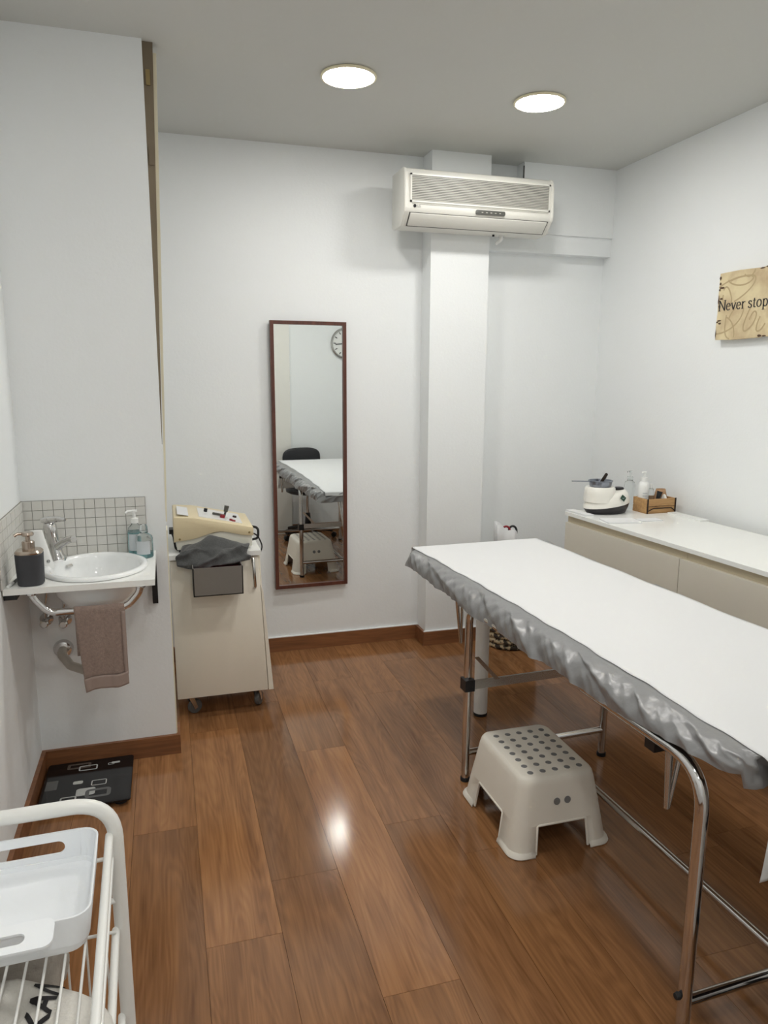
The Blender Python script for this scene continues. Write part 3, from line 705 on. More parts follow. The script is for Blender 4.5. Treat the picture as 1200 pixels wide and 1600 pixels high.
flat('printed_block', M_printL, rr(-0.035, -0.095, 0.03, -0.045, 0.010), 0.0253)
ringr(M_printM, -0.003, -0.118, 0.085, -0.058, 0.016, 0.014, 0.0255)
ringr(M_printL, -0.085, -0.135, -0.03, -0.09, 0.008, 0.006, 0.0256)

# ================================================================== CART WITH DEVICE
CYF = 3.15
cr = thing('rolling_cabinet', 'cream rolling cabinet with a single door on castors, beside the wall end', 'cabinet', (0, CYF, 0))
G().prism([(-0.006, 0.098), (0.398, 0.098), (0.372, 0.735), (-0.012, 0.735)], 'Y', 0.02, 0.44, 0.002, 1).build('body', M_cart, cr, 0)
G().prism([(-0.006, 0.100), (0.392, 0.100), (0.363, 0.727), (-0.011, 0.727)], 'Y', 0.0, 0.019, 0.003, 2).build('door', M_cart, cr)
G().box((-0.014, -0.012, 0.7355), (0.374, 0.445, 0.756), 0.003).build('top', M_lamtop, cr)
G().prism([(0.395, 0.098), (0.417, 0.098), (0.381, 0.57), (0.371, 0.595)], 'Y', 0.003, 0.43, 0.0012, 1).build('side_panel', M_cart, cr, 0)
hd = [d for d in cr.children if d.name.startswith('door')][0]
G().tube([(0.338, -0.004, 0.722), (0.3385, -0.020, 0.712), (0.341, -0.026, 0.66), (0.3435, -0.022, 0.60), (0.344, -0.004, 0.587)], 0.007, 10).build('handle', M_chrome2, hd, 60)
for i, (xx, yy, a) in enumerate(((0.045, 0.055, 0.5), (0.345, 0.055, 1.1), (0.045, 0.39, -0.4), (0.345, 0.39, 0.2))):
    cs = bpy.data.objects.new('castor', None); C.objects.link(cs); cs.parent = cr; cs.location = (xx, yy, 0); cs.rotation_euler = (0, 0, a)
    g = G(); g.lathe([(0, 0.098), (0.022, 0.098), (0.022, 0.088), (0.012, 0.084), (0, 0.084)], seg=16)
    for sy in (-0.016, 0.013): g.prism([(-0.012, 0.088), (0.012, 0.088), (0.032, 0.03), (0.018, 0.022)], 'Y', sy, sy+0.003)
    g.build('fork', M_chrome2, cs)
    g = G(); g.lathe([(0, -0.011), (0.016, -0.012), (0.030, -0.011), (0.033, -0.006), (0.033, 0.006), (0.030, 0.011), (0.016, 0.012), (0, 0.011)], M=Matrix.Rotation(PI/2, 4, 'X'), c=(0.025, 0, 0.033), seg=24); g.build('wheel', M_printM, cs)
# grey holder hanging on the door front
hb = thing('grey_holder', 'small open grey metal holder hung on the front of the rolling cabinet', 'holder', (0.0, CYF, 0))
g = G(); X0h, X1h, Y0h, Y1h = 0.078, 0.283, -0.125, -0.0005
for lo, hi in (((X0h, Y0h, 0.600), (X1h, Y1h, 0.604)), ((X0h, Y0h, 0.600), (X1h, Y0h+0.004, 0.722)), ((X0h, Y1h-0.004, 0.600), (X1h, Y1h, 0.726)), ((X0h, Y0h, 0.600), (X0h+0.004, Y1h, 0.722)), ((X1h-0.004, Y0h, 0.600), (X1h, Y1h, 0.722))): g.box(lo, hi, 0.0008, 1)
g.build('holder_box', M_binGrey, hb)
tag(G().box((X0h+0.02, Y0h+0.012, 0.6045), (X1h-0.01, Y1h-0.012, 0.70), 0.004).build('glove_box', M_red, None, loc=(0, CYF, 0)), 'dark red box tucked inside the grey holder under the towel', 'box')
# dark grey towel crumpled over cabinet top front edge
dt = G()
def dtf(u, v):
    # u along X, v from back (on top) to front bottom
    x = 0.045+0.275*u
    tt = v
    top = 0.756
    if tt < 0.45:
        t = tt/0.45; y = 0.085-0.10*t; z = top+0.012+0.045*math.sin(t*PI*0.9+0.2)*(0.5+0.5*math.sin(u*PI))*(0.7+0.5*math.exp(-((u-0.45)/0.25)**2))
    else:
        t = (tt-0.45)/0.55; y = -0.018-0.014*math.sin(t*1.6)*1.0; z = top+0.012+0.012*(1-t)-(0.058+0.012*math.cos(u*PI))*t*(0.55+0.45*math.sin(min(1,u*3+0.25)*PI/2))
        y -= 0.02*math.sin(t*PI/2)*(1-abs(2*u-1)**2)
    y -= 0.115*0.0
    z += 0.010*nz(u*6, v*5)*(1-abs(2*v-1)**3)
    y += (0.009*nz(u*5+2, v*6)+0.004*nz(u*13, v*11))*min(1, max(0, (v-0.3)*4))-0.004
    x += -0.03*(v)*(1-u)+0.012*nz(v*4, u*3)
    return (x, y-0.006, max(z, 0.757) if y > -0.014 else z)
dt.grid(dtf, 30, 34)
tag(dt.build('grey_towel', M_towelD, None, 80, loc=(0, CYF, 0), solid=0.007), 'dark grey towel crumpled over the front edge of the rolling cabinet', 'towel')
# device
dv = thing('treatment_device', 'old cream treatment device with a sloping control panel on the rolling cabinet', 'device', (0.0, CYF, 0.756))
DX0, DX1, DY0, DY1 = 0.010, 0.348, 0.022, 0.36
G().prism([(DX0+0.012, 0.012), (DX1-0.006, 0.012), (DX1-0.004, 0.092), (DX1-0.1, 0.09), (DX0+0.012, 0.06)], 'Y', DY0+0.01, DY1-0.01, 0.004).build('base_shell', M_cream2, dv)
cvr = [(DX0, 0.048)]
for k in range(13):
    t = k/12; xx = DX0+0.015+(DX1-DX0-0.02)*t
    cvr.append((xx, 0.052+0.03*math.exp(-((t-0.55)/0.26)**2)*1.0+0.008*t))
cvr += [(DX1, 0.062), (DX1, 0.098), (DX0+0.085, 0.152), (DX0+0.004, 0.158), (DX0, 0.15)]
G().prism(cvr, 'Y', DY0, DY1, 0.003, 2).build('cover', M_cream, dv)
for xx, zz in ((DX0+0.025, 0.062), (DX1-0.018, 0.077)): G().lathe([(0, 0.0035), (0.0045, 0.003), (0.0045, 0)], M=RX, c=(xx, DY0, zz), seg=12).build('screw', M_brass, dv)
for xx in (DX0+0.04, DX1-0.05): G().box((xx-0.02, DY0+0.02, 0.0), (xx+0.02, DY1-0.02, 0.0125), 0.002).build('foot', M_rubber, dv)
sl = math.atan2(0.152-0.098, DX1-DX0-0.085)
def on_slope(s_, y, off=0.0):
    return Vector((DX0+0.085+s_*math.cos(sl)+off*math.sin(sl), y, 0.152-s_*math.sin(sl)+off*math.cos(sl)))
RS = Matrix.Rotation(sl, 4, 'Y')
def slope_box(name, m, s0, s1, y0, y1, h, bev=0.001):
    return G().box((s0, y0, 0), (s1, y1, h), bev, 1, M=Matrix.Translation((DX0+0.085, 0, 0.152)) @ RS).build(name, m, dv)
pl = slope_box('control_panel', M_panel, 0.025, 0.215, DY0+0.05, DY1-0.06, 0.0025)
slope_box('paper_note', M_paper, -0.068, -0.02, DY0+0.03, DY1-0.1, 0.0015).location = (0, 0, 0.0)
for nm, m, s_, y, r, h in (('knob', M_black, 0.06, 0.22, 0.008, 0.018), ('knob', M_red, 0.13, 0.13, 0.011, 0.016), ('knob', M_black, 0.19, 0.19, 0.009, 0.01), ('knob', M_red, 0.175, 0.085, 0.010, 0.008), ('knob', M_panel, 0.145, 0.10, 0.007, 0.014), ('knob', M_red, 0.165, 0.09, 0.007, 0.010)):
    G().lathe([(0, h), (r*0.9, h), (r, h*0.8), (r, 0)], M=RS, c=on_slope(s_, y), seg=16).build(nm, m, dv)
g = G(); g.tube([on_slope(0.09, 0.17, 0.009), on_slope(0.14, 0.14, 0.012)], 0.0055, 10); g.build('probe', M_display, dv)
g = G(); g.tube([on_slope(0.14, 0.15, 0.0), on_slope(0.142, 0.15, 0.03)], 0.005, 10); g.tube([on_slope(0.142, 0.15, 0.028), on_slope(0.143, 0.15, 0.056)], 0.011, 12, rad=[0.009, 0.011]); g.build('joystick', M_display, dv)
g = G(); g.tube(fillet([(DX1-0.004, 0.12, 0.084), (DX1+0.03, 0.10, 0.080), (DX1+0.028, 0.10, 0.03), (DX1-0.002, 0.11, 0.024)], 0.03), 0.0055, 10); g.build('cable', M_rubber, dv)
g = G(); g.tube(fillet([(DX1-0.008, 0.30, 0.03), (DX1+0.05, 0.31, 0.0), (DX1+0.075, 0.32, -0.06), (DX1+0.045, 0.325, -0.125)], 0.05), 0.0035, 8); g.build('cable', M_rubber, dv)
g = G(); g.box((DX0-0.018, 0.10, 0.07), (DX0+0.002, 0.16, 0.09), 0.003); g.tube(fillet([(DX0-0.012, 0.12, 0.085), (DX0+0.0, 0.09, 0.06), (DX0+0.006, 0.06, 0.012), (DX0+0.03, 0.05, 0.006)], 0.02), 0.005, 8); g.build('plug', M_black, dv)

# ================================================================== MASSAGE TABLE
TROT = math.radians(1.9)
tbx = thing('massage_table', 'folding massage table with bent chrome tube legs', 'table', (1.328, 2.36, 0), TROT)
TX0, TX1, TY0, TY1 = -0.318, 0.385, -1.265, 0.672
G().prism(rrect(TX0+0.036, TY0+0.036, TX1-0.036, TY1-0.036, 0.05), 'Z', 0.700, 0.716, 0.003).build('board', M_board, tbx)
NY = -1.178
for sx in (-1, 1):
    xx = 0.302*sx
    g = G(); g.tube(fillet([(xx, NY, 0.008), (xx, NY, 0.6835), (xx, NY+0.45, 0.6835)], 0.10, 10), 0.0155, 16); o = g.build('leg', M_chrome, tbx, 60)
    G().lathe([(0, 0), (0.0175, 0), (0.0180, 0.003), (0.0180, 0.014), (0.0157, 0.015)], c=(xx, NY, 0), seg=18).build('rubber_foot', M_rubber, o)
    g = G(); g.tube(fillet([(xx, 0.0, 0.008), (xx, 0.0, 0.684), (xx, -0.5, 0.684)], 0.06, 10), 0.0150, 16); o = g.build('leg', M_chrome, tbx, 60)
    G().lathe([(0, 0), (0.0175, 0), (0.0180, 0.003), (0.0180, 0.014), (0.0157, 0.015)], c=(xx, 0.0, 0), seg=18).build('rubber_foot', M_rubber, o)
    if sx < 0:
        G().lathe([(0, 0.0), (0.0075, 0.0), (0.009, 0.004), (0.007, 0.012), (0, 0.014)], M=Matrix.Rotation(-PI/2, 4, 'Y'), c=(xx-0.0150, NY-0.0, 0.135), seg=16).build('bolt_cap', M_rubber, tbx)
G().tube([(-0.302, NY, 0.115), (0.302, NY, 0.115)], 0.0125, 14).build('cross_bar', M_chrome, tbx, 60)
G().tube([(-0.302, 0, 0.113), (0.302, 0, 0.113)], 0.0125, 14).build('cross_bar', M_chrome, tbx, 60)
G().tube([(0.028, NY, 0.105), (0.028, 0, 0.105)], 0.012, 14).build('long_bar', M_chrome, tbx, 60)
G().box((-0.315, -0.024, 0.374), (0.315, -0.0155, 0.408), 0.002).build('flat_bar', M_chrome2, tbx)
G().box((-0.323, -0.028, 0.368), (-0.285, 0.018, 0.412), 0.004).build('clip', M_black, tbx)
G().prism([(-0.29, 0.50), (-0.272, 0.50), (-0.185, 0.405), (-0.205, 0.405)], 'Y', -0.03, -0.025).build('brace', M_bronze, tbx, 0)
# folded struts hanging below the board
def vstrut(x, y, ztop, zbot, dx, dy):
    g = G()
    g.tube([(x, y, ztop), (x+dx, y+dy, zbot)], 0.006, 8, rad=[0.011, 0.006])
    g.tube([(x+0.035, y-0.012, ztop), (x+dx+0.004, y+dy, zbot)], 0.006, 8, rad=[0.008, 0.005])
    g.build('folding_strut', M_chrome2, tbx, 60)
vstrut(-0.14, 0.50, 0.699, 0.33, 0.055, 0.04)
vstrut(-0.262, -1.02, 0.699, 0.50, -0.004, -0.012)
G().box((-0.292, -1.005, 0.632), (-0.252, -0.97, 0.664), 0.004).build('strut_block', M_black, tbx)
g = G(); g.lathe([(0, 0), (0.026, 0), (0.026, 0.012), (0.0305, 0.014), (0.0305, 0.70), (0, 0.70)], c=(-0.005, 0.482, 0), seg=28); o = g.build('support_leg', M_white, tbx); o['label'] = 'thick white round support leg'
G().lathe([(0, 0), (0.0295, 0), (0.031, 0.003), (0.031, 0.013), (0, 0.013)], c=(-0.005, 0.482, 0), seg=28).build('rubber_foot', M_rubber, o)
# --- padded top wrapped in a silver sheet
def peri(u):
    """rounded rectangle outline, u in 0..1, returns point, outward normal, and s"""
    w, h, r = TX1-TX0, TY1-TY0, 0.068
    L = [w-2*r, PI/2*r, h-2*r, PI/2*r, w-2*r, PI/2*r, h-2*r, PI/2*r]; tot = sum(L); s_ = u*tot; k = 0
    while k < 7 and s_ > L[k]: s_ -= L[k]; k += 1
    t = s_/L[k]
    cx, cy = (TX0+TX1)/2, (TY0+TY1)/2
    if k == 0: return (TX0+r+(w-2*r)*t, TY0, 0, -1)
    if k == 2: return (TX1, TY0+r+(h-2*r)*t, 1, 0)
    if k == 4: return (TX1-r-(w-2*r)*t, TY1, 0, 1)
    if k == 6: return (TX0, TY1-r-(h-2*r)*t, -1, 0)
    c = {1: (TX1-r, TY0+r, -PI/2), 3: (TX1-r, TY1-r, 0), 5: (TX0+r, TY1-r, PI/2), 7: (TX0+r, TY0+r, PI)}[k]
    a = c[2]+PI/2*t; return (c[0]+r*math.cos(a), c[1]+r*math.sin(a), math.cos(a), math.sin(a))
SKN = 700
def sheet_fn(u, v):
    x, y, nx, ny = peri(u % 1.0)
    q = (y*nx*-1 + x*ny)          # running coordinate along side
    s_ = u*5.2
    wob = 0.6*math.sin(s_*2.3+1)+0.4*math.sin(s_*5.9)
    wr = 0.5+0.5*math.sin(s_*13+1.2*math.sin(s_*5))
    low = 0.682+0.005*math.sin(s_*4.1+0.5)+0.003*math.sin(s_*17)
    if nx < -0.5: low += 0.030*max(0, min(1, (-0.88-y)/0.3))
    rin = 0.022+0.040*max(0, -nx)
    th = v*PI/2*1.02; t = v
    off = -rin*(1-math.sin(min(th, PI/2)))
    z = low+(0.7545-low)*max(0, math.cos(th))**0.75
    # slanting folds running down and along the side
    def crease(p, k): return (1-abs(math.sin(p)))**k
    fold = 0.009*crease(s_*6.3-t*2.0+wob, 2.2)-0.007*crease(s_*8.9-t*2.6+1.1+wob*0.7, 1.6)+0.005*crease(s_*15.7-t*3.4+0.4-wob, 2.0)+0.0045*crease(s_*29-t*4.2+wob*1.5, 2)+0.003*crease(s_*47-t*5.5-wob*2.0, 1.5)+0.0012*math.sin(s_*83+t*9)
    fold *= min(1, t*3.2)*(1-0.25*t)
    bulge = off
    fold *= 1.25
    return Vector((x+nx*(bulge+fold), y+ny*(bulge+fold), z+fold*0.6*(1-t)*t*2))
g = G(); g.grid(lambda u, v: sheet_fn(u, v), SKN, 30, True)
top_pts = [sheet_fn(i/SKN, 0.0) for i in range(SKN)]
g.ngon([(p.x, p.y, p.z) for p in top_pts])
sh = g.build('bed_sheet', M_sheet, None, 80, loc=(1.328, 2.36, 0.0)); sh.rotation_euler = (0, 0, TROT)
tag(sh, 'wrinkled silver grey sheet wrapped round the top of the massage table', 'sheet')
tag(G().box((TX0+0.085, TY0+0.045, 0.7225), (TX1-0.045, TY1-0.045, 0.751), 0.008).build('mattress', M_board, None, loc=(1.328, 2.36, 0)), 'thin foam pad under the grey sheet of the massage table', 'mattress').rotation_euler = (0, 0, TROT)
# --- paper cover
def paper_left(y):
    t = (TY1-y)/(TY1-TY0)
    return -0.274+0.034*math.sin(min(t, 1)*PI*0.8)+0.003*math.sin(y*19)+0.002*math.sin(y*47)
def paper_right(y):
    t = (TY1-y)/(TY1-TY0)
    return 0.358+0.016*t+0.003*math.sin(y*17+1)
def paper_fn(u, v):
    # v 0 = hanging far lip, then along the top, then hanging near flap
    if v < 0.04:
        t = 1-v/0.04; y = TY1+0.006+0.004*t; z = 0.756-0.026*t
    elif v < 0.06:
        a = (v-0.04)/0.02*PI/2; y = TY1-0.004+0.010*math.cos(a); z = 0.747+0.0095*math.sin(a)
    elif v < 0.72:
        t = (v-0.06)/0.66; y = TY1-0.004-(TY1-0.004-TY0+0.002)*t; z = 0.7565
    elif v < 0.78:
        a = (v-0.72)/0.06*PI/2; y = TY0-0.002-0.024*math.sin(a); z = 0.7565-0.022*(1-math.cos(a))
    else:
        t = (v-0.78)/0.22; y = TY0-0.026-0.010*math.sin(t*2.4)+0.004*nz(u*7, t*2)*t; z = 0.7345-0.240*t
    yy = min(max(y, TY0), TY1)
    xl, xr = paper_left(yy), paper_right(yy)
    if v >= 0.72:
        k = min(1, (v-0.72)/0.14); xl += 0.014*k-0.02*max(0, (v-0.86))/0.14
    x = xl+(xr-xl)*u
    z += 0.0006*nz(x*9, y*7) if v < 0.72 else 0
    if v < 0.06: z += 0.003*nz(x*14, 1)*(0.06-v)/0.06
    return (x, y, z)
g = G(); g.grid(paper_fn, 40, 150)
pp = g.build('paper_cover', M_paper, None, 80, loc=(1.328, 2.36, 0), solid=0.0006); pp.rotation_euler = (0, 0, TROT)
tag(pp, 'white paper couch cover spread over the massage table and hanging off its near end', 'paper cover')

# ================================================================== STEP STOOL
st = thing('step_stool', 'beige plastic step stool with grey anti-slip dots under the massage table', 'stool', (1.162, 2.075, 0))
def stool_ring(hx, hy, r):
    """list of (x,y,tag) with openings marked"""
    P = []
    ox, oy = 0.095/0.175*hx, 0.10/0.21*hy
    for cx, cy, a0 in ((hx-r, -hy+r, -PI/2), (hx-r, hy-r, 0), (-hx+r, hy-r, PI/2), (-hx+r, -hy+r, PI)):
        for i in range(7):
            a = a0+PI/2*i/6; P.append((cx+r*math.cos(a), cy+r*math.sin(a)))
        # straight side following this corner
        if a0 == -PI/2: side = [(hx, f) for f in (-oy*1.0, -oy*0.5, 0, oy*0.5, oy*1.0)]
        elif a0 == 0: side = [(f, hy) for f in (ox, ox*0.5, 0, -ox*0.5, -ox)]
        elif a0 == PI/2: side = [(-hx, f) for f in (oy, oy*0.5, 0, -oy*0.5, -oy)]
        else: side = [(f, -hy) for f in (-ox, -ox*0.5, 0, ox*0.5, ox)]
        P += side
    return P
rows = [(0.0, 0.182, 0.216, 0.045), (0.004, 0.184, 0.218, 0.045), (0.012, 0.181, 0.215, 0.045), (0.018, 0.1735, 0.2075, 0.045), (0.06, 0.1665, 0.202, 0.045), (0.098, 0.160, 0.1965, 0.044), (0.104, 0.159, 0.1955, 0.044), (0.16, 0.149, 0.187, 0.043), (0.22, 0.1385, 0.178, 0.042), (0.236, 0.134, 0.174, 0.04), (0.245, 0.128, 0.168, 0.036), (0.2495, 0.118, 0.158, 0.03)]
g = G(); R = []
for z, hx, hy, r in rows: R.append([g.bm.verts.new((a, b, z)) for a, b in stool_ring(hx, hy, r)])
n = len(R[0])
def is_open(i):       # column faces between vertex i and i+1 belonging to a leg opening
    return (i % 12) in (7, 8, 9, 10)
for j in range(len(rows)-1):
    for i in range(n):
        if is_open(i) and rows[j+1][0] <= 0.099: continue
        g.bm.faces.new((R[j][i], R[j][(i+1) % n], R[j+1][(i+1) % n], R[j+1][i]))
g.bm.faces.new(R[-1])
g.build('body', M_stool, st, 40, solid=0.0055)
# flared rim round the openings
def wall_at(z):
    for (z0, hx0, hy0, _), (z1, hx1, hy1, _) in zip(rows, rows[1:]):
        if z0 <= z <= z1:
            t = (z-z0)/(z1-z0+1e-9); return hx0+(hx1-hx0)*t, hy0+(hy1-hy0)*t
for s_ in (-1, 1):
    P = []; Q = []
    for z, f in ((0.006, -1), (0.096, -1), (0.0985, -0.95), (0.0985, 0), (0.0985, 0.95), (0.096, 1), (0.006, 1)):
        hx, hy = wall_at(max(z, 0.02)); P.append((s_*(hx-0.001), f*0.10/0.21*hy, z)); Q.append((f*0.095/0.175*hx, s_*(hy-0.001), z))
    G().tube(P, 0.0042, 8).build('opening_rim', M_stool, st, 60); G().tube(Q, 0.0042, 8).build('opening_rim', M_stool, st, 60)
dot_me = None
def dot(x, y):
    global dot_me
    if dot_me is None:
        o = G().lathe([(0.0102, -0.001), (0.0102, 0.0006), (0.0088, 0.0012), (0, 0.0012)], seg=16).build('anti_slip_dot', M_dot, st); dot_me = o.data
    else:
        o = bpy.data.objects.new('anti_slip_dot', dot_me); C.objects.link(o); o.parent = st
    o.location = (x, y, 0.2495)
for j in range(7):
    for i in range(5): dot(-0.093+i*0.0445+(0.0055 if j % 2 == 0 else 0.0055), -0.135+j*0.0425+i*0.0)
for sx in (-0.028, 0.010):
    for sy in (-1, 1):
        hx, hy = wall_at(0.165)
        G().lathe([(0.0115, 0), (0.0115, 0.0012), (0, 0.0012)], M=Matrix.Rotation(sy*-PI/2+sy*0.16, 4, 'X'), c=(sx+0.012, sy*(hy+0.0006), 0.168), seg=20).build('grip_hole', M_dot, st)

# ================================================================== SIDEBOARD ON THE RIGHT WALL
CROT = math.radians(3.2)
sb = thing('wall_cabinet_unit', 'long low wall hung cabinet with cream fronts along the right wall', 'cabinet', (2.466, 1.84, 0), CROT)
CD, CL = 0.484, 1.385   # local: x from -CD..0, y from 0..CL
ZC0, ZC1 = 0.43, 0.846
sbb = G().box((-CD+0.021, 0.001, ZC0), (-0.002, CL-0.001, 0.828), 0.001, 1).build('body', M_cab, sb, 0)
for y0, y1 in ((0.002, 0.5765), (0.5805, CL-0.002)):
    d = G().box((-CD, y0, ZC0), (-CD+0.019, y1, 0.793), 0.002).build('drawer', M_cab, sb)
G().box((-CD+0.016, 0.0, 0.793), (-CD+0.021, 0.552, 0.827), 0.001, 1).build('groove_rail', M_groove, sb, 0)
G().box((-CD+0.016, 0.5535, 0.793), (-CD+0.021, CL, 0.827), 0.001, 1).build('groove_rail', M_groove, sb, 0)
tag(G().box((-CD-0.003, -0.001, 0.8285), (0, CL+0.003, ZC1), 0.0015, 1).build('worktop', M_lamtop, None, 0, loc=(2.466, 1.84, 0)), 'long white worktop lying on the wall cabinet', 'worktop').rotation_euler = (0, 0, CROT)
g = G(); g.box((-0.03, 0.1, 0.6), (0.003, 0.16, 0.7)); g.box((-0.03, 1.2, 0.6), (0.072, 1.26, 0.7)); g.build('wall_bracket', M_lam, sb, 0)
CZ = ZC1
# wax warmer
ww = thing('wax_warmer', 'white wax warmer with a black base and a dark green diamond emblem', 'wax warmer', (2.085, 3.12, CZ), CROT)
def bodyfn(hz0, hz1, sc0, sc1, n=40):
    g = G()
    return g
RXW, RYW = 0.128, 0.085
def ovl(sx, sy, z, tilt=0.0, n=44, dx=0.0): return [(dx+sx*math.cos(2*PI*i/n), sy*math.sin(2*PI*i/n), z+tilt*math.cos(2*PI*i/n)) for i in range(n)]
def loft(g, rings, cap0=True, cap1=True):
    V = [[g.bm.verts.new(p) for p in r] for r in rings]; n = len(V[0])
    for A, B in zip(V, V[1:]):
        for k in range(n): g.bm.faces.new((A[k], A[(k+1) % n], B[(k+1) % n], B[k]))
    if cap0: g.bm.faces.new(V[0][::-1])
    if cap1: g.bm.faces.new(V[-1])
    return g
loft(G(), [ovl(0.098, 0.062, 0.0), ovl(0.106, 0.068, 0.003), ovl(0.118, 0.078, 0.026, 0.006), ovl(0.123, 0.082, 0.040, 0.014)]).build('base', M_waxbase, ww, 50)
loft(G(), [ovl(0.1235, 0.0825, 0.0405, 0.014), ovl(0.122, 0.082, 0.058, 0.016), ovl(0.112, 0.076, 0.082, 0.020), ovl(0.098, 0.066, 0.097, 0.018), ovl(0.08, 0.054, 0.103, 0.012)]).build('shell', M_wax, ww, 50)
loft(G(), [ovl(0.080, 0.074, 0.06, 0, dx=-0.042), ovl(0.078, 0.072, 0.10, 0, dx=-0.042), ovl(0.074, 0.069, 0.128, 0, dx=-0.042), ovl(0.066, 0.062, 0.134, 0, dx=-0.042), ovl(0.056, 0.053, 0.132, 0, dx=-0.042)]).build('heating_well', M_wax, ww, 50)
G().lathe([(0.024, 0.098), (0.024, 0.120), (0.02, 0.124), (0, 0.124)], c=(0.07, 0, 0), seg=24).build('dial', M_black, ww)
em = G(); em.prism([(0, 0.018), (0.017, 0), (0, -0.018), (-0.017, 0)], 'Z', 0, 0.002, M=Matrix.Translation((0.036, -0.0805, 0.082)) @ Matrix.Rotation(math.radians(66), 4, 'X')); eo = em.build('emblem', M_green, ww, 0)
g = G(); g.tube([(0.03, -0.0822, 0.084), (0.036, -0.083, 0.080), (0.042, -0.082, 0.084)], 0.001, 6); g.build('emblem_mark', M_label, eo)
po = thing('wax_pot', 'dark metal pot with a long thin handle sitting in the wax warmer', 'pot', (2.044, 3.118, CZ+0.1325), CROT)
G().lathe([(0.0, 0.0), (0.050, 0.0), (0.052, 0.004), (0.056, 0.026), (0.060, 0.028), (0.060, 0.031), (0.053, 0.031), (0.048, 0.010), (0, 0.008)], seg=32).build('pot_body', M_pot, po)
g = G(); g.tube([(-0.054, 0.0, 0.027), (-0.10, 0.0, 0.030), (-0.165, 0.0, 0.034)], 0.003, 8); g.build('handle', M_pot, po)
g = G(); g.tube([(0.01, 0, 0.012), (0.03, 0, 0.044)], 0.004, 8); g.build('rim_knob', M_pot, po)
sp = G(); sp.prism(rrect(-0.008, 0, 0.008, 0.062, 0.006), 'Y', -0.0015, 0.0015, M=Matrix.Translation((2.040, 3.115, CZ+0.146)) @ Matrix.Rotation(0.62, 4, 'Y'))
tag(sp.build('spatula', M_wire, None), 'dark wooden spatula standing in the wax pot', 'spatula')
# crate with bottles
CRL = (2.337, 3.082, CZ)
cb = thing('wooden_crate', 'small wooden crate with dark wire edging beside the wax warmer', 'crate', CRL, 0.03)
cw, cd2, chh = 0.086, 0.054, 0.072
for nm, lo, hi in (('slat', (-cw, -cd2, 0.002), (cw, -cd2+0.006, 0.034)), ('slat', (-cw, -cd2, 0.037), (cw, -cd2+0.006, chh)), ('slat', (-cw, cd2-0.006, 0.002), (cw, cd2, 0.034)), ('slat', (-cw, cd2-0.006, 0.037), (cw, cd2, chh)),
                   ('end_panel', (-cw, -cd2+0.006, 0.002), (-cw+0.006, cd2-0.006, chh)), ('end_panel', (cw-0.006, -cd2+0.006, 0.002), (cw, cd2-0.006, chh)), ('bottom', (-cw, -cd2, 0), (cw, cd2, 0.0045))):
    G().box(lo, hi, 0.001, 1).build(nm, M_crate, cb, 0)
for xx in (-cw+0.004, cw-0.004):
    g = G(); g.box((xx-0.004, -cd2-0.002, 0.0), (xx+0.004, -cd2, chh+0.002), 0.0005, 1); g.build('metal_strap', M_wire, cb, 0)
g = G(); g.tube(fillet([(-0.082, -cd2-0.003, 0.012), (-0.05, -cd2-0.004, 0.026), (0.055, -cd2-0.004, 0.026), (0.082, -cd2-0.003, 0.010)], 0.02), 0.0025, 8); g.build('wire_handle', M_wire, cb)
def bottle(name, lab_, dx, dy, r, h, m, pump=False, label=False, cap=None, z0=0.005):
    t = thing(name, lab_, 'bottle', (CRL[0]+dx, CRL[1]+dy, CZ+z0))
    G().lathe([(0, 0), (r*0.9, 0), (r, 0.004), (r, h*0.8), (r*0.85, h*0.9), (r*0.4, h*0.96), (r*0.4, h), (0, h)], seg=24).build('bottle_body', m, t, 50)
    if pump:
        G().lathe([(r*0.55, h-0.008), (r*0.55, h+0.012), (0.005, h+0.014), (0.005, h+0.034), (0.010, h+0.034), (0.010, h+0.041), (0, h+0.042)], seg=16).build('pump', m if m is M_clear else M_white, t)
        g = G(); g.tube([(0, 0, h+0.038), (-0.024, -0.010, h+0.038)], 0.004, 8); g.build('nozzle', m if m is M_clear else M_white, t)
    if cap: G().lathe([(r*0.5, h-0.01), (r*0.5, h+0.015), (0, h+0.016)], seg=16).build('cap', cap, t)
    if label:
        g = G(); g.grid(lambda u, v: (r*1.012*math.cos(-1.95+1.5*(u-0.5)), r*1.012*math.sin(-1.95+1.5*(u-0.5)), h*(0.15+0.5*v)), 10, 2); lo = g.build('label', M_white, t, 60)
        for k in range(5):
            g = G(); zz = h*(0.22+0.085*k); g.grid(lambda u, v: (r*1.03*math.cos(-1.85+0.9*(u-0.5)), r*1.03*math.sin(-1.85+0.9*(u-0.5)), zz+0.004*v), 6, 2); g.build('printed_line', M_label, lo, 60)
    return t
bottle('lotion_bottle', 'white lotion bottle with a printed label and pump, in the crate', -0.053, 0.022, 0.0265, 0.155, M_white, True, True)
bottle('pump_bottle', 'clear tall pump bottle at the back left of the crate', -0.084, 0.094, 0.027, 0.155, M_clear, True, z0=0.0)
bottle('spray_bottle', 'clear bottle with a white cap in the middle of the crate', -0.003, 0.030, 0.016, 0.115, M_clear, cap=M_white)
g = G(); g.tube([(0, 0, 0), (0.008, 0, 0.06), (0.02, 0, 0.10)], 0.008, 10, rad=[0.006, 0.008, 0.015]); tag(g.build('makeup_brush', M_black, None, 60, loc=(CRL[0]-0.014, CRL[1]-0.030, CZ+0.005)), 'black handled brush standing in the crate by the white bottle', 'brush')
g = G(); g.grid(lambda u, v: ((0.032*math.cos(2*PI*u)*(0.55+0.45*math.sin(v*2.6)))*(1+0.15*nz(u*6.28, v*3)), 0.026*math.sin(2*PI*u)*(0.55+0.45*math.sin(v*2.6))*(1+0.15*nz(u*6.28+1, v*3)), 0.105*v), 24, 8, True)
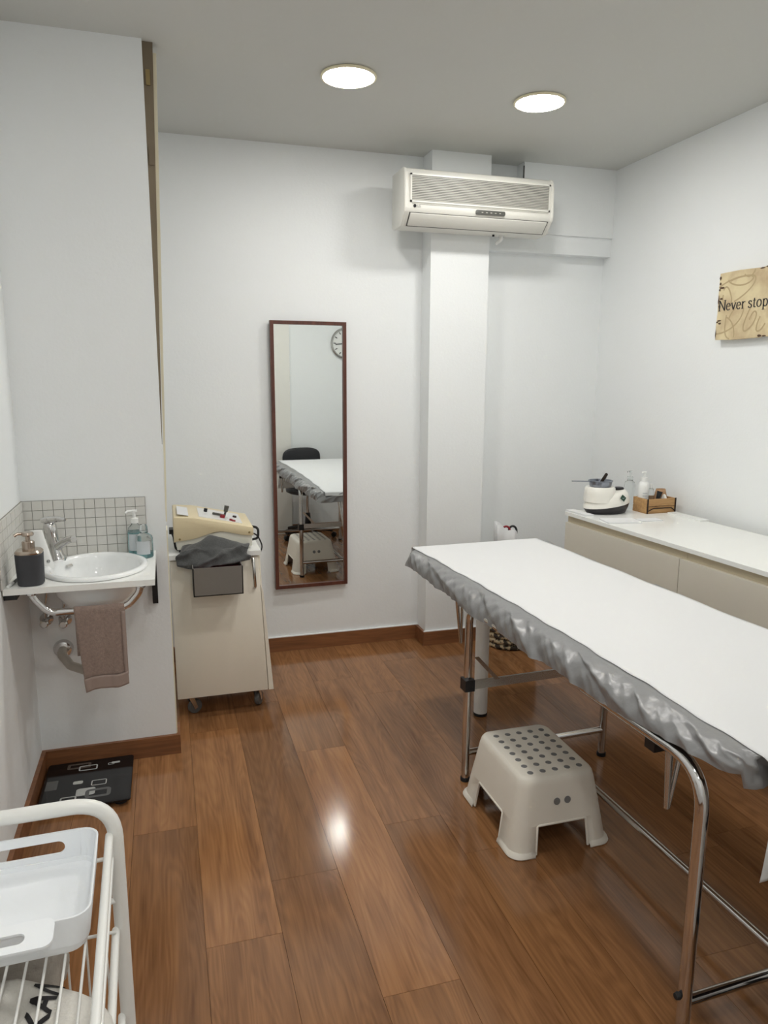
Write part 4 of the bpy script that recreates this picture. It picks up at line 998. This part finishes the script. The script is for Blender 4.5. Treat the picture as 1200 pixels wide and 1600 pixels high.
tag(g.build('paper_pouch', M_brownpaper, None, 50, loc=(CRL[0]+0.044, CRL[1]+0.016, CZ+0.005), solid=0.001), 'crumpled brown paper pouch at the right of the crate', 'pouch')
g = G(); g.lathe([(0, 0), (0.020, 0.0), (0.016, 0.022), (0.008, 0.042), (0, 0.046)], seg=6); tag(g.build('cotton_pack', M_white, None, 0, loc=(CRL[0]+0.032, CRL[1]-0.030, CZ+0.045)), 'small white pointed packet at the front of the crate', 'packet')
tag(G().box((-0.016, -0.015, 0), (0.016, 0.015, 0.04), 0.003).build('filler_box', M_brownpaper, None, loc=(CRL[0]+0.032, CRL[1]-0.030, CZ+0.0046)), 'small brown box under the white packet in the crate', 'box')
# papers and pads
def slab(name, lab_, cat, x, y, w, l, z0, z1, rz, m=M_paper, group=None):
    o = G().box((-w/2, -l/2, 0), (w/2, l/2, z1-z0), 0.0006, 1).build(name, m, None, 0, loc=(x, y, z0)); o.rotation_euler = (0, 0, rz); return tag(o, lab_, cat, group)
slab('paper_strip_stack', 'stack of long white depilation strips at the far end of the worktop', 'paper', 1.937, 3.12, 0.045, 0.16, CZ, CZ+0.009, CROT+0.05)
slab('paper_strip_stack', 'white paper strips spread in front of the wax warmer', 'paper', 2.015, 2.895, 0.16, 0.11, CZ, CZ+0.006, CROT-0.25)
slab('paper_strip_stack', 'thin loose white paper sheet in front of the wooden crate', 'paper', 2.165, 2.885, 0.11, 0.06, CZ, CZ+0.004, CROT-0.1)
slab('flat_box', 'thin white box lying against the right wall beside the crate', 'box', 2.389, 2.895, 0.05, 0.22, CZ, CZ+0.008, CROT, M_lamtop)

# ================================================================== WOVEN BASKET BEHIND THE TABLE
wk = thing('woven_basket', 'round dark and cream woven basket on the floor behind the massage table', 'basket', (1.838, 3.64, 0))
for k in range(14):
    z = 0.018+k*0.031; r = 0.125+0.028*math.sin(min(1, k/9)*PI/2)
    G().tube([((r+0.0035*math.sin(i*PI))*math.cos(2*PI*i/48), (r+0.0035*math.sin(i*PI))*math.sin(2*PI*i/48), z+0.003*math.sin(i*2.1)) for i in range(48)], 0.017, 8, True).build('coil', M_weave, wk, 80)
G().lathe([(0, 0.004), (0.125, 0.004), (0.125, 0.012), (0, 0.012)], seg=32).build('bottom', M_weave, wk)
pb = thing('paper_bag', 'white paper bag standing in the woven basket behind the table', 'bag', (1.79, 3.63, 0.012), -0.3)
g = G()
for a, b in (((-0.055, -0.045), (0.055, -0.045)), ((0.055, -0.045), (0.055, 0.045)), ((0.055, 0.045), (-0.055, 0.045)), ((-0.055, 0.045), (-0.055, -0.045))):
    g.grid(lambda u, v: (a[0]+(b[0]-a[0])*u+0.004*nz(u*5, v*4), a[1]+(b[1]-a[1])*u+0.004*nz(u*4+1, v*5), (0.675-0.35*(a[0]+(b[0]-a[0])*u))*v+0.008*math.sin(u*9)*v), 8, 10)
g.ngon([(-0.055, -0.045, 0.0), (0.055, -0.045, 0.0), (0.055, 0.045, 0.0), (-0.055, 0.045, 0.0)])
g.build('bag_body', M_paper, pb, 60, solid=0.001)
scs = thing('scissors', 'red and black handled scissors sticking out of the white paper bag', 'scissors', (1.805, 3.615, 0.478), -0.3)
for dx, m in ((-0.018, M_red), (0.02, M_black)):
    g = G(); g.tube([(dx+0.022*math.cos(2*PI*i/20), 0.004*dx/abs(dx), 0.185+0.030*math.sin(2*PI*i/20)) for i in range(20)], 0.006, 8, True); g.build('handle_loop', m, scs, 80)
g = G(); g.prism([(-0.012, 0.155), (0.0, 0.155), (0.006, 0.0)], 'Y', -0.002, 0.0); g.prism([(0.012, 0.155), (0.0, 0.155), (-0.006, 0.0)], 'Y', 0.0005, 0.0025); g.build('blades', M_chrome2, scs, 0)

# ================================================================== SERVING TROLLEY (front left)
tt = thing('trolley', 'white enamelled tube trolley with wire shelves at the front left', 'trolley', (-0.0905, 0.953, 0), math.radians(1.4))
TW, TD = 0.33, 0.56          # local: x from -TW..0, y from 0..-TD
TH = 0.946
for yy in (0.0, -TD):
    P = fillet([(0.0, yy, 0.05), (0.0, yy, TH), (-TW, yy, TH), (-TW, yy, 0.05)], 0.055, 10)
    G().tube(P, 0.0098, 16).build('frame_loop', M_trolley, tt, 60)
for xx in (-0.0075, -TW+0.0075):
    for z in (0.900, 0.757, 0.62, 0.30):
        G().tube([(xx, -0.006, z), (xx, -TD+0.006, z)], 0.0053, 12).build('side_rail', M_trolley, tt, 60)
for xx, dx in ((-0.002, -0.018), (-TW+0.002, 0.018)):
    for yy in (-0.004, -TD+0.004): G().tube([(xx, yy, 0.80), (xx+dx, yy, 0.80)], 0.004, 8).build('peg', M_trolley, tt, 60)
# upper wire shelf (under the tray): thin wires front to back
SZ = 0.872
for k in range(15):
    xx = -0.028-k*0.0196
    G().tube(fillet([(xx, -0.010, SZ), (xx, -TD+0.02, SZ)], 0.01), 0.0016, 6).build('shelf_wire', M_trolley, tt, 80)
for yy in (-0.010, -0.3, -TD+0.02):
    G().tube([(-0.006, yy, SZ-0.003), (-TW+0.006, yy, SZ-0.003)], 0.0028, 8).build('shelf_rod', M_trolley, tt, 80)
for xx in (-0.006, -TW+0.006):
    G().tube([(xx, -0.010, SZ-0.003), (xx, -TD+0.02, SZ-0.003)], 0.0028, 8).build('shelf_rod', M_trolley, tt, 80)
    for yy in (-0.010, -TD+0.02): G().tube([(xx, yy, SZ-0.003), (xx, yy, 0.90)], 0.0028, 8).build('shelf_hook', M_trolley, tt, 80)
# lower wire basket
for yy in (-0.02, -TD+0.02): G().tube([(-0.006, yy, 0.765), (-TW+0.006, yy, 0.765)], 0.0022, 8).build('basket_rim', M_trolley, tt, 80)
for k in range(13):
    xx = -0.02-k*0.0242
    G().tube(fillet([(xx, -0.02, 0.765), (xx, -0.022, 0.64), (xx, -TD+0.022, 0.64), (xx, -TD+0.02, 0.765)], 0.02), 0.0016, 6).build('basket_wire', M_trolley, tt, 80)
for yy in (-0.1, -0.25, -0.42): G().tube([(-0.006, yy, 0.638), (-TW+0.006, yy, 0.638)], 0.0022, 8).build('basket_rod', M_trolley, tt, 80)
for xx in (0.0, -TW):
    for yy in (0.0, -TD):
        G().lathe([(0, 0), (0.02, 0), (0.02, 0.03), (0.011, 0.05), (0, 0.055)], c=(xx, yy, 0), seg=16).build('foot', M_rubber, tt)
for yy in (-0.15, -0.4): G().tube([(-0.012, yy, 0.30), (-TW+0.012, yy, 0.30)], 0.003, 8).build('lower_rod', M_trolley, tt, 80)
# --- tray
ty = thing('serving_tray', 'white plastic tray with handle slots lying on top of the trolley', 'tray', (-0.190, 0.853, SZ+0.0017), math.radians(1.4))
def tray_ring(hx, hy, r, z): return [(a, b, z) for a, b in rrect(-hx, -hy, hx, hy, r, 6)]
HX, HY, HZ = 0.081, 0.083, 0.049
g = G()
# floor pan with the low corner fillet, then side, near and far walls as one shell; the far wall has a slot
loft(g, [tray_ring(HX-0.006, HY-0.006, 0.018, 0.0), tray_ring(HX-0.003, HY-0.003, 0.020, 0.006), tray_ring(HX-0.002, HY-0.002, 0.021, 0.012), tray_ring(HX-0.0045, HY-0.0045, 0.0185, 0.012), tray_ring(HX-0.006, HY-0.006, 0.017, 0.0065), tray_ring(HX-0.012, HY-0.012, 0.012, 0.0035)], cap0=True, cap1=True)
g.build('tray_floor', M_tray, ty, 45)
g = G()
flat_x = HX-0.021
def wall_pts(off, z):
    R_ = 0.021-off; X_, Y_ = HX-off+z*0.05, HY-off+z*0.05
    return X_, Y_, R_
def wall(ax):   # three sided wall: far-left corner -> left -> near -> right -> far-right corner
    rows_ = []
    for off, z in ((0.002, 0.0115), (0.0, HZ-0.001), (0.0012, HZ), (0.0027, HZ-0.001), (0.0047, 0.0115)):
        X_, Y_, R_ = wall_pts(off, z); P = []
        xf = flat_x
        P.append((xf, Y_))
        P += [(X_-R_+R_*math.cos(a), Y_-R_+R_*math.sin(a)) for a in [PI/2-PI/2*i/6 for i in range(1, 7)]]
        P += [(X_-R_+R_*math.cos(a), -Y_+R_+R_*math.sin(a)) for a in [-PI/2*i/6 for i in range(0, 7)]]
        P += [(0.046, -Y_), (-0.046, -Y_)]
        P += [(-X_+R_+R_*math.cos(a), -Y_+R_+R_*math.sin(a)) for a in [-PI/2-PI/2*i/6 for i in range(0, 7)]]
        P += [(-X_+R_+R_*math.cos(a), Y_-R_+R_*math.sin(a)) for a in [PI-PI/2*i/6 for i in range(0, 6)]]
        P.append((-xf, Y_))
        rows_.append([g.bm.verts.new((a, b, z)) for a, b in P])
    for A, B in zip(rows_, rows_[1:]):
        for i in range(len(A)-1): g.bm.faces.new((A[i], A[i+1], B[i+1], B[i]))
wall(0)
g.build('tray_wall', M_tray, ty, 45)
g = G()
O = []
def slotted(O, H, Mx, th):
    n = len(O); V = []
    for P, d in ((O, -th), (O, th), (H, th), (H, -th)): V.append([g.bm.verts.new(Mx @ Vector((a, d, b))) for a, b in P])
    for k in range(4):
        A, B = V[k], V[(k+1) % 4]
        for i in range(n): g.bm.faces.new((A[i], A[(i+1) % n], B[(i+1) % n], B[i]))
slotted(rrect(-flat_x, 0.0, flat_x, HZ-0.0115, 0.001, 6), rrect(-0.041, 0.0085, 0.041, 0.0255, 0.0083, 6), Matrix.Translation((0, HY-0.0015, 0.0115)) @ Matrix.Rotation(-0.05, 4, 'X'), 0.0015)
g.build('far_wall_handle', M_tray, ty, 45)
g = G()
slotted(rrect(-0.048, -0.004, 0.048, 0.034, 0.010, 6), rrect(-0.020, 0.010, 0.020, 0.024, 0.0068, 6), Matrix.Translation((0, -HY-0.001, HZ-0.0005)) @ Matrix.Rotation(PI/2+0.12, 4, 'X'), 0.0013)
g.build('handle_lip', M_tray, ty, 45)
# --- cloth bags in the basket
def lump(name, m, lab_, cat, cx, cy, z0, hx, hy, hz, seed, rz=0.0):
    g = G()
    def f(u, v):
        a = 2*PI*u; p = (v-0.5)*PI; c = math.copysign(abs(math.cos(p))**0.45, 1); q = (abs(math.cos(a))**4+abs(math.sin(a))**4)**(-0.25)
        k = 1+0.07*nz(a*1.5+seed, p*3, seed)
        return (hx*c*q*math.cos(a)*k, hy*c*q*math.sin(a)*k, hz*(1+math.copysign(abs(math.sin(p))**0.7, p))*(1+0.10*nz(a*2+seed, p*2.5))*(0.85+0.15*math.cos(a*2+seed)))
    g.grid(f, 48, 22, True); o = g.build(name, m, None, 80, loc=(cx, cy, z0)); o.rotation_euler = (0, 0, rz); return tag(o, lab_, cat)
lump('folded_cloth', M_canvasG, 'folded grey cloth at the back of the trolley basket', 'cloth', -0.262, 0.880, 0.722, 0.108, 0.050, 0.074, 1.0)
cbg = lump('canvas_bag', M_canvas, 'off-white canvas bag with black capital letters in the trolley basket', 'bag', -0.203, 0.742, 0.708, 0.112, 0.080, 0.066, 2.4)
from mathutils.bvhtree import BVHTree
lt = text('printed_letters', 'KAN', 0.034, M_ink, cbg, Matrix.Identity(4), 0.001)
bv = BVHTree.FromPolygons([v.co[:] for v in cbg.data.vertices], [p.vertices[:] for p in cbg.data.polygons])
bm = bmesh.new(); bm.from_mesh(lt.data); bmesh.ops.subdivide_edges(bm, edges=bm.edges[:], cuts=3, use_grid_fill=True)
bmesh.ops.triangulate(bm, faces=bm.faces[:])
bmesh.ops.subdivide_edges(bm, edges=bm.edges[:], cuts=1)
for v in bm.verts:
    q = Matrix.Translation((0.046, 0.004, 0)) @ Matrix.Rotation(math.radians(80), 4, 'Z') @ v.co
    h = bv.ray_cast(Vector((q.x, q.y, 0.5)), Vector((0, 0, -1)))
    v.co = Vector((q.x, q.y, (h[0].z if h[0] else 0.07)+0.002))
bm.to_mesh(lt.data); bm.free()

# ================================================================== BEHIND THE VIEWER, SEEN IN THE MIRROR
ch = thing('office_stool', 'black padded swivel chair on castors behind the massage table, seen in the mirror', 'chair', (1.41, 0.985, 0), -0.1)
g = G(); g.lathe([(0, 0.43), (0.17, 0.43), (0.2, 0.445), (0.205, 0.47), (0.19, 0.492), (0.1, 0.5), (0, 0.5)], seg=36); g.build('seat', M_leather, ch, 50)
def backf(u, v):
    a = 2*PI*v; x = 0.19*math.cos(a); zz = 0.09*math.sin(a); q = (abs(math.cos(a))**3.2+abs(math.sin(a))**3.2)**(-1/3.2)
    s_ = math.sin(u*PI)**0.4 if 0 < u < 1 else 0.0
    return (x*q*s_, -0.16-0.035+0.05*u+0.16*(x*q*s_)**2*2, 0.735+zz*1.2*q*s_)
g = G(); g.grid(lambda u, v: backf(u, v), 13, 41); g.build('backrest', M_leather, ch, 70)
G().tube(fillet([(0, -0.05, 0.43), (0, -0.19, 0.43), (0, -0.20, 0.65)], 0.05), 0.014, 10).build('back_stem', M_black, ch, 60)
G().lathe([(0.014, 0.22), (0.014, 0.43)], seg=18).build('gas_lift', M_chrome, ch)
G().lathe([(0.03, 0.07), (0.03, 0.15), (0.022, 0.24), (0.0, 0.24)], seg=18).build('lift_sleeve', M_black, ch)
for k in range(5):
    a = 2*PI*k/5+0.35; c, s_ = math.cos(a), math.sin(a)
    o = G().tube([(0, 0, 0.095), (0.13*c, 0.13*s_, 0.085), (0.235*c, 0.235*s_, 0.065)], 0.02, 8, rad=[0.03, 0.022, 0.014]).build('base_arm', M_black, ch, 60)
    G().lathe([(0, -0.016), (0.024, -0.016), (0.026, -0.01), (0.026, 0.01), (0.024, 0.016), (0, 0.016)], M=Matrix.Rotation(a, 4, 'Z') @ Matrix.Rotation(PI/2, 4, 'X'), c=(0.245*c, 0.245*s_, 0.0265), seg=18).build('castor', M_black, o)
ck = thing('wall_clock', 'round silver wall clock on the rear wall, seen only in the mirror', 'clock', (1.865, YR, 1.825))
RB = Matrix.Rotation(-PI/2, 4, 'X')
G().lathe([(0, 0), (0.145, 0), (0.147, 0.02), (0.138, 0.03), (0.128, 0.024), (0.126, 0.016)], M=RB, seg=48).build('rim', M_chrome2, ck)
cf = G().lathe([(0.128, 0.012), (0.128, 0.015), (0, 0.015)], M=RB, seg=48).build('face', M_white, ck)
for k in range(12):
    a = 2*PI*k/12; g = G(); g.box((-0.004, 0.0152, 0.095), (0.004, 0.017, 0.118), M=Matrix.Rotation(a, 4, 'Y')); g.build('hour_mark', M_ink, cf, 0)
for L_, a in ((0.07, 2.2), (0.10, 4.6)):
    g = G(); g.box((-0.004, 0.0175, -0.01), (0.004, 0.019, L_), M=Matrix.Rotation(a, 4, 'Y')); g.build('hand', M_ink, ck, 0)
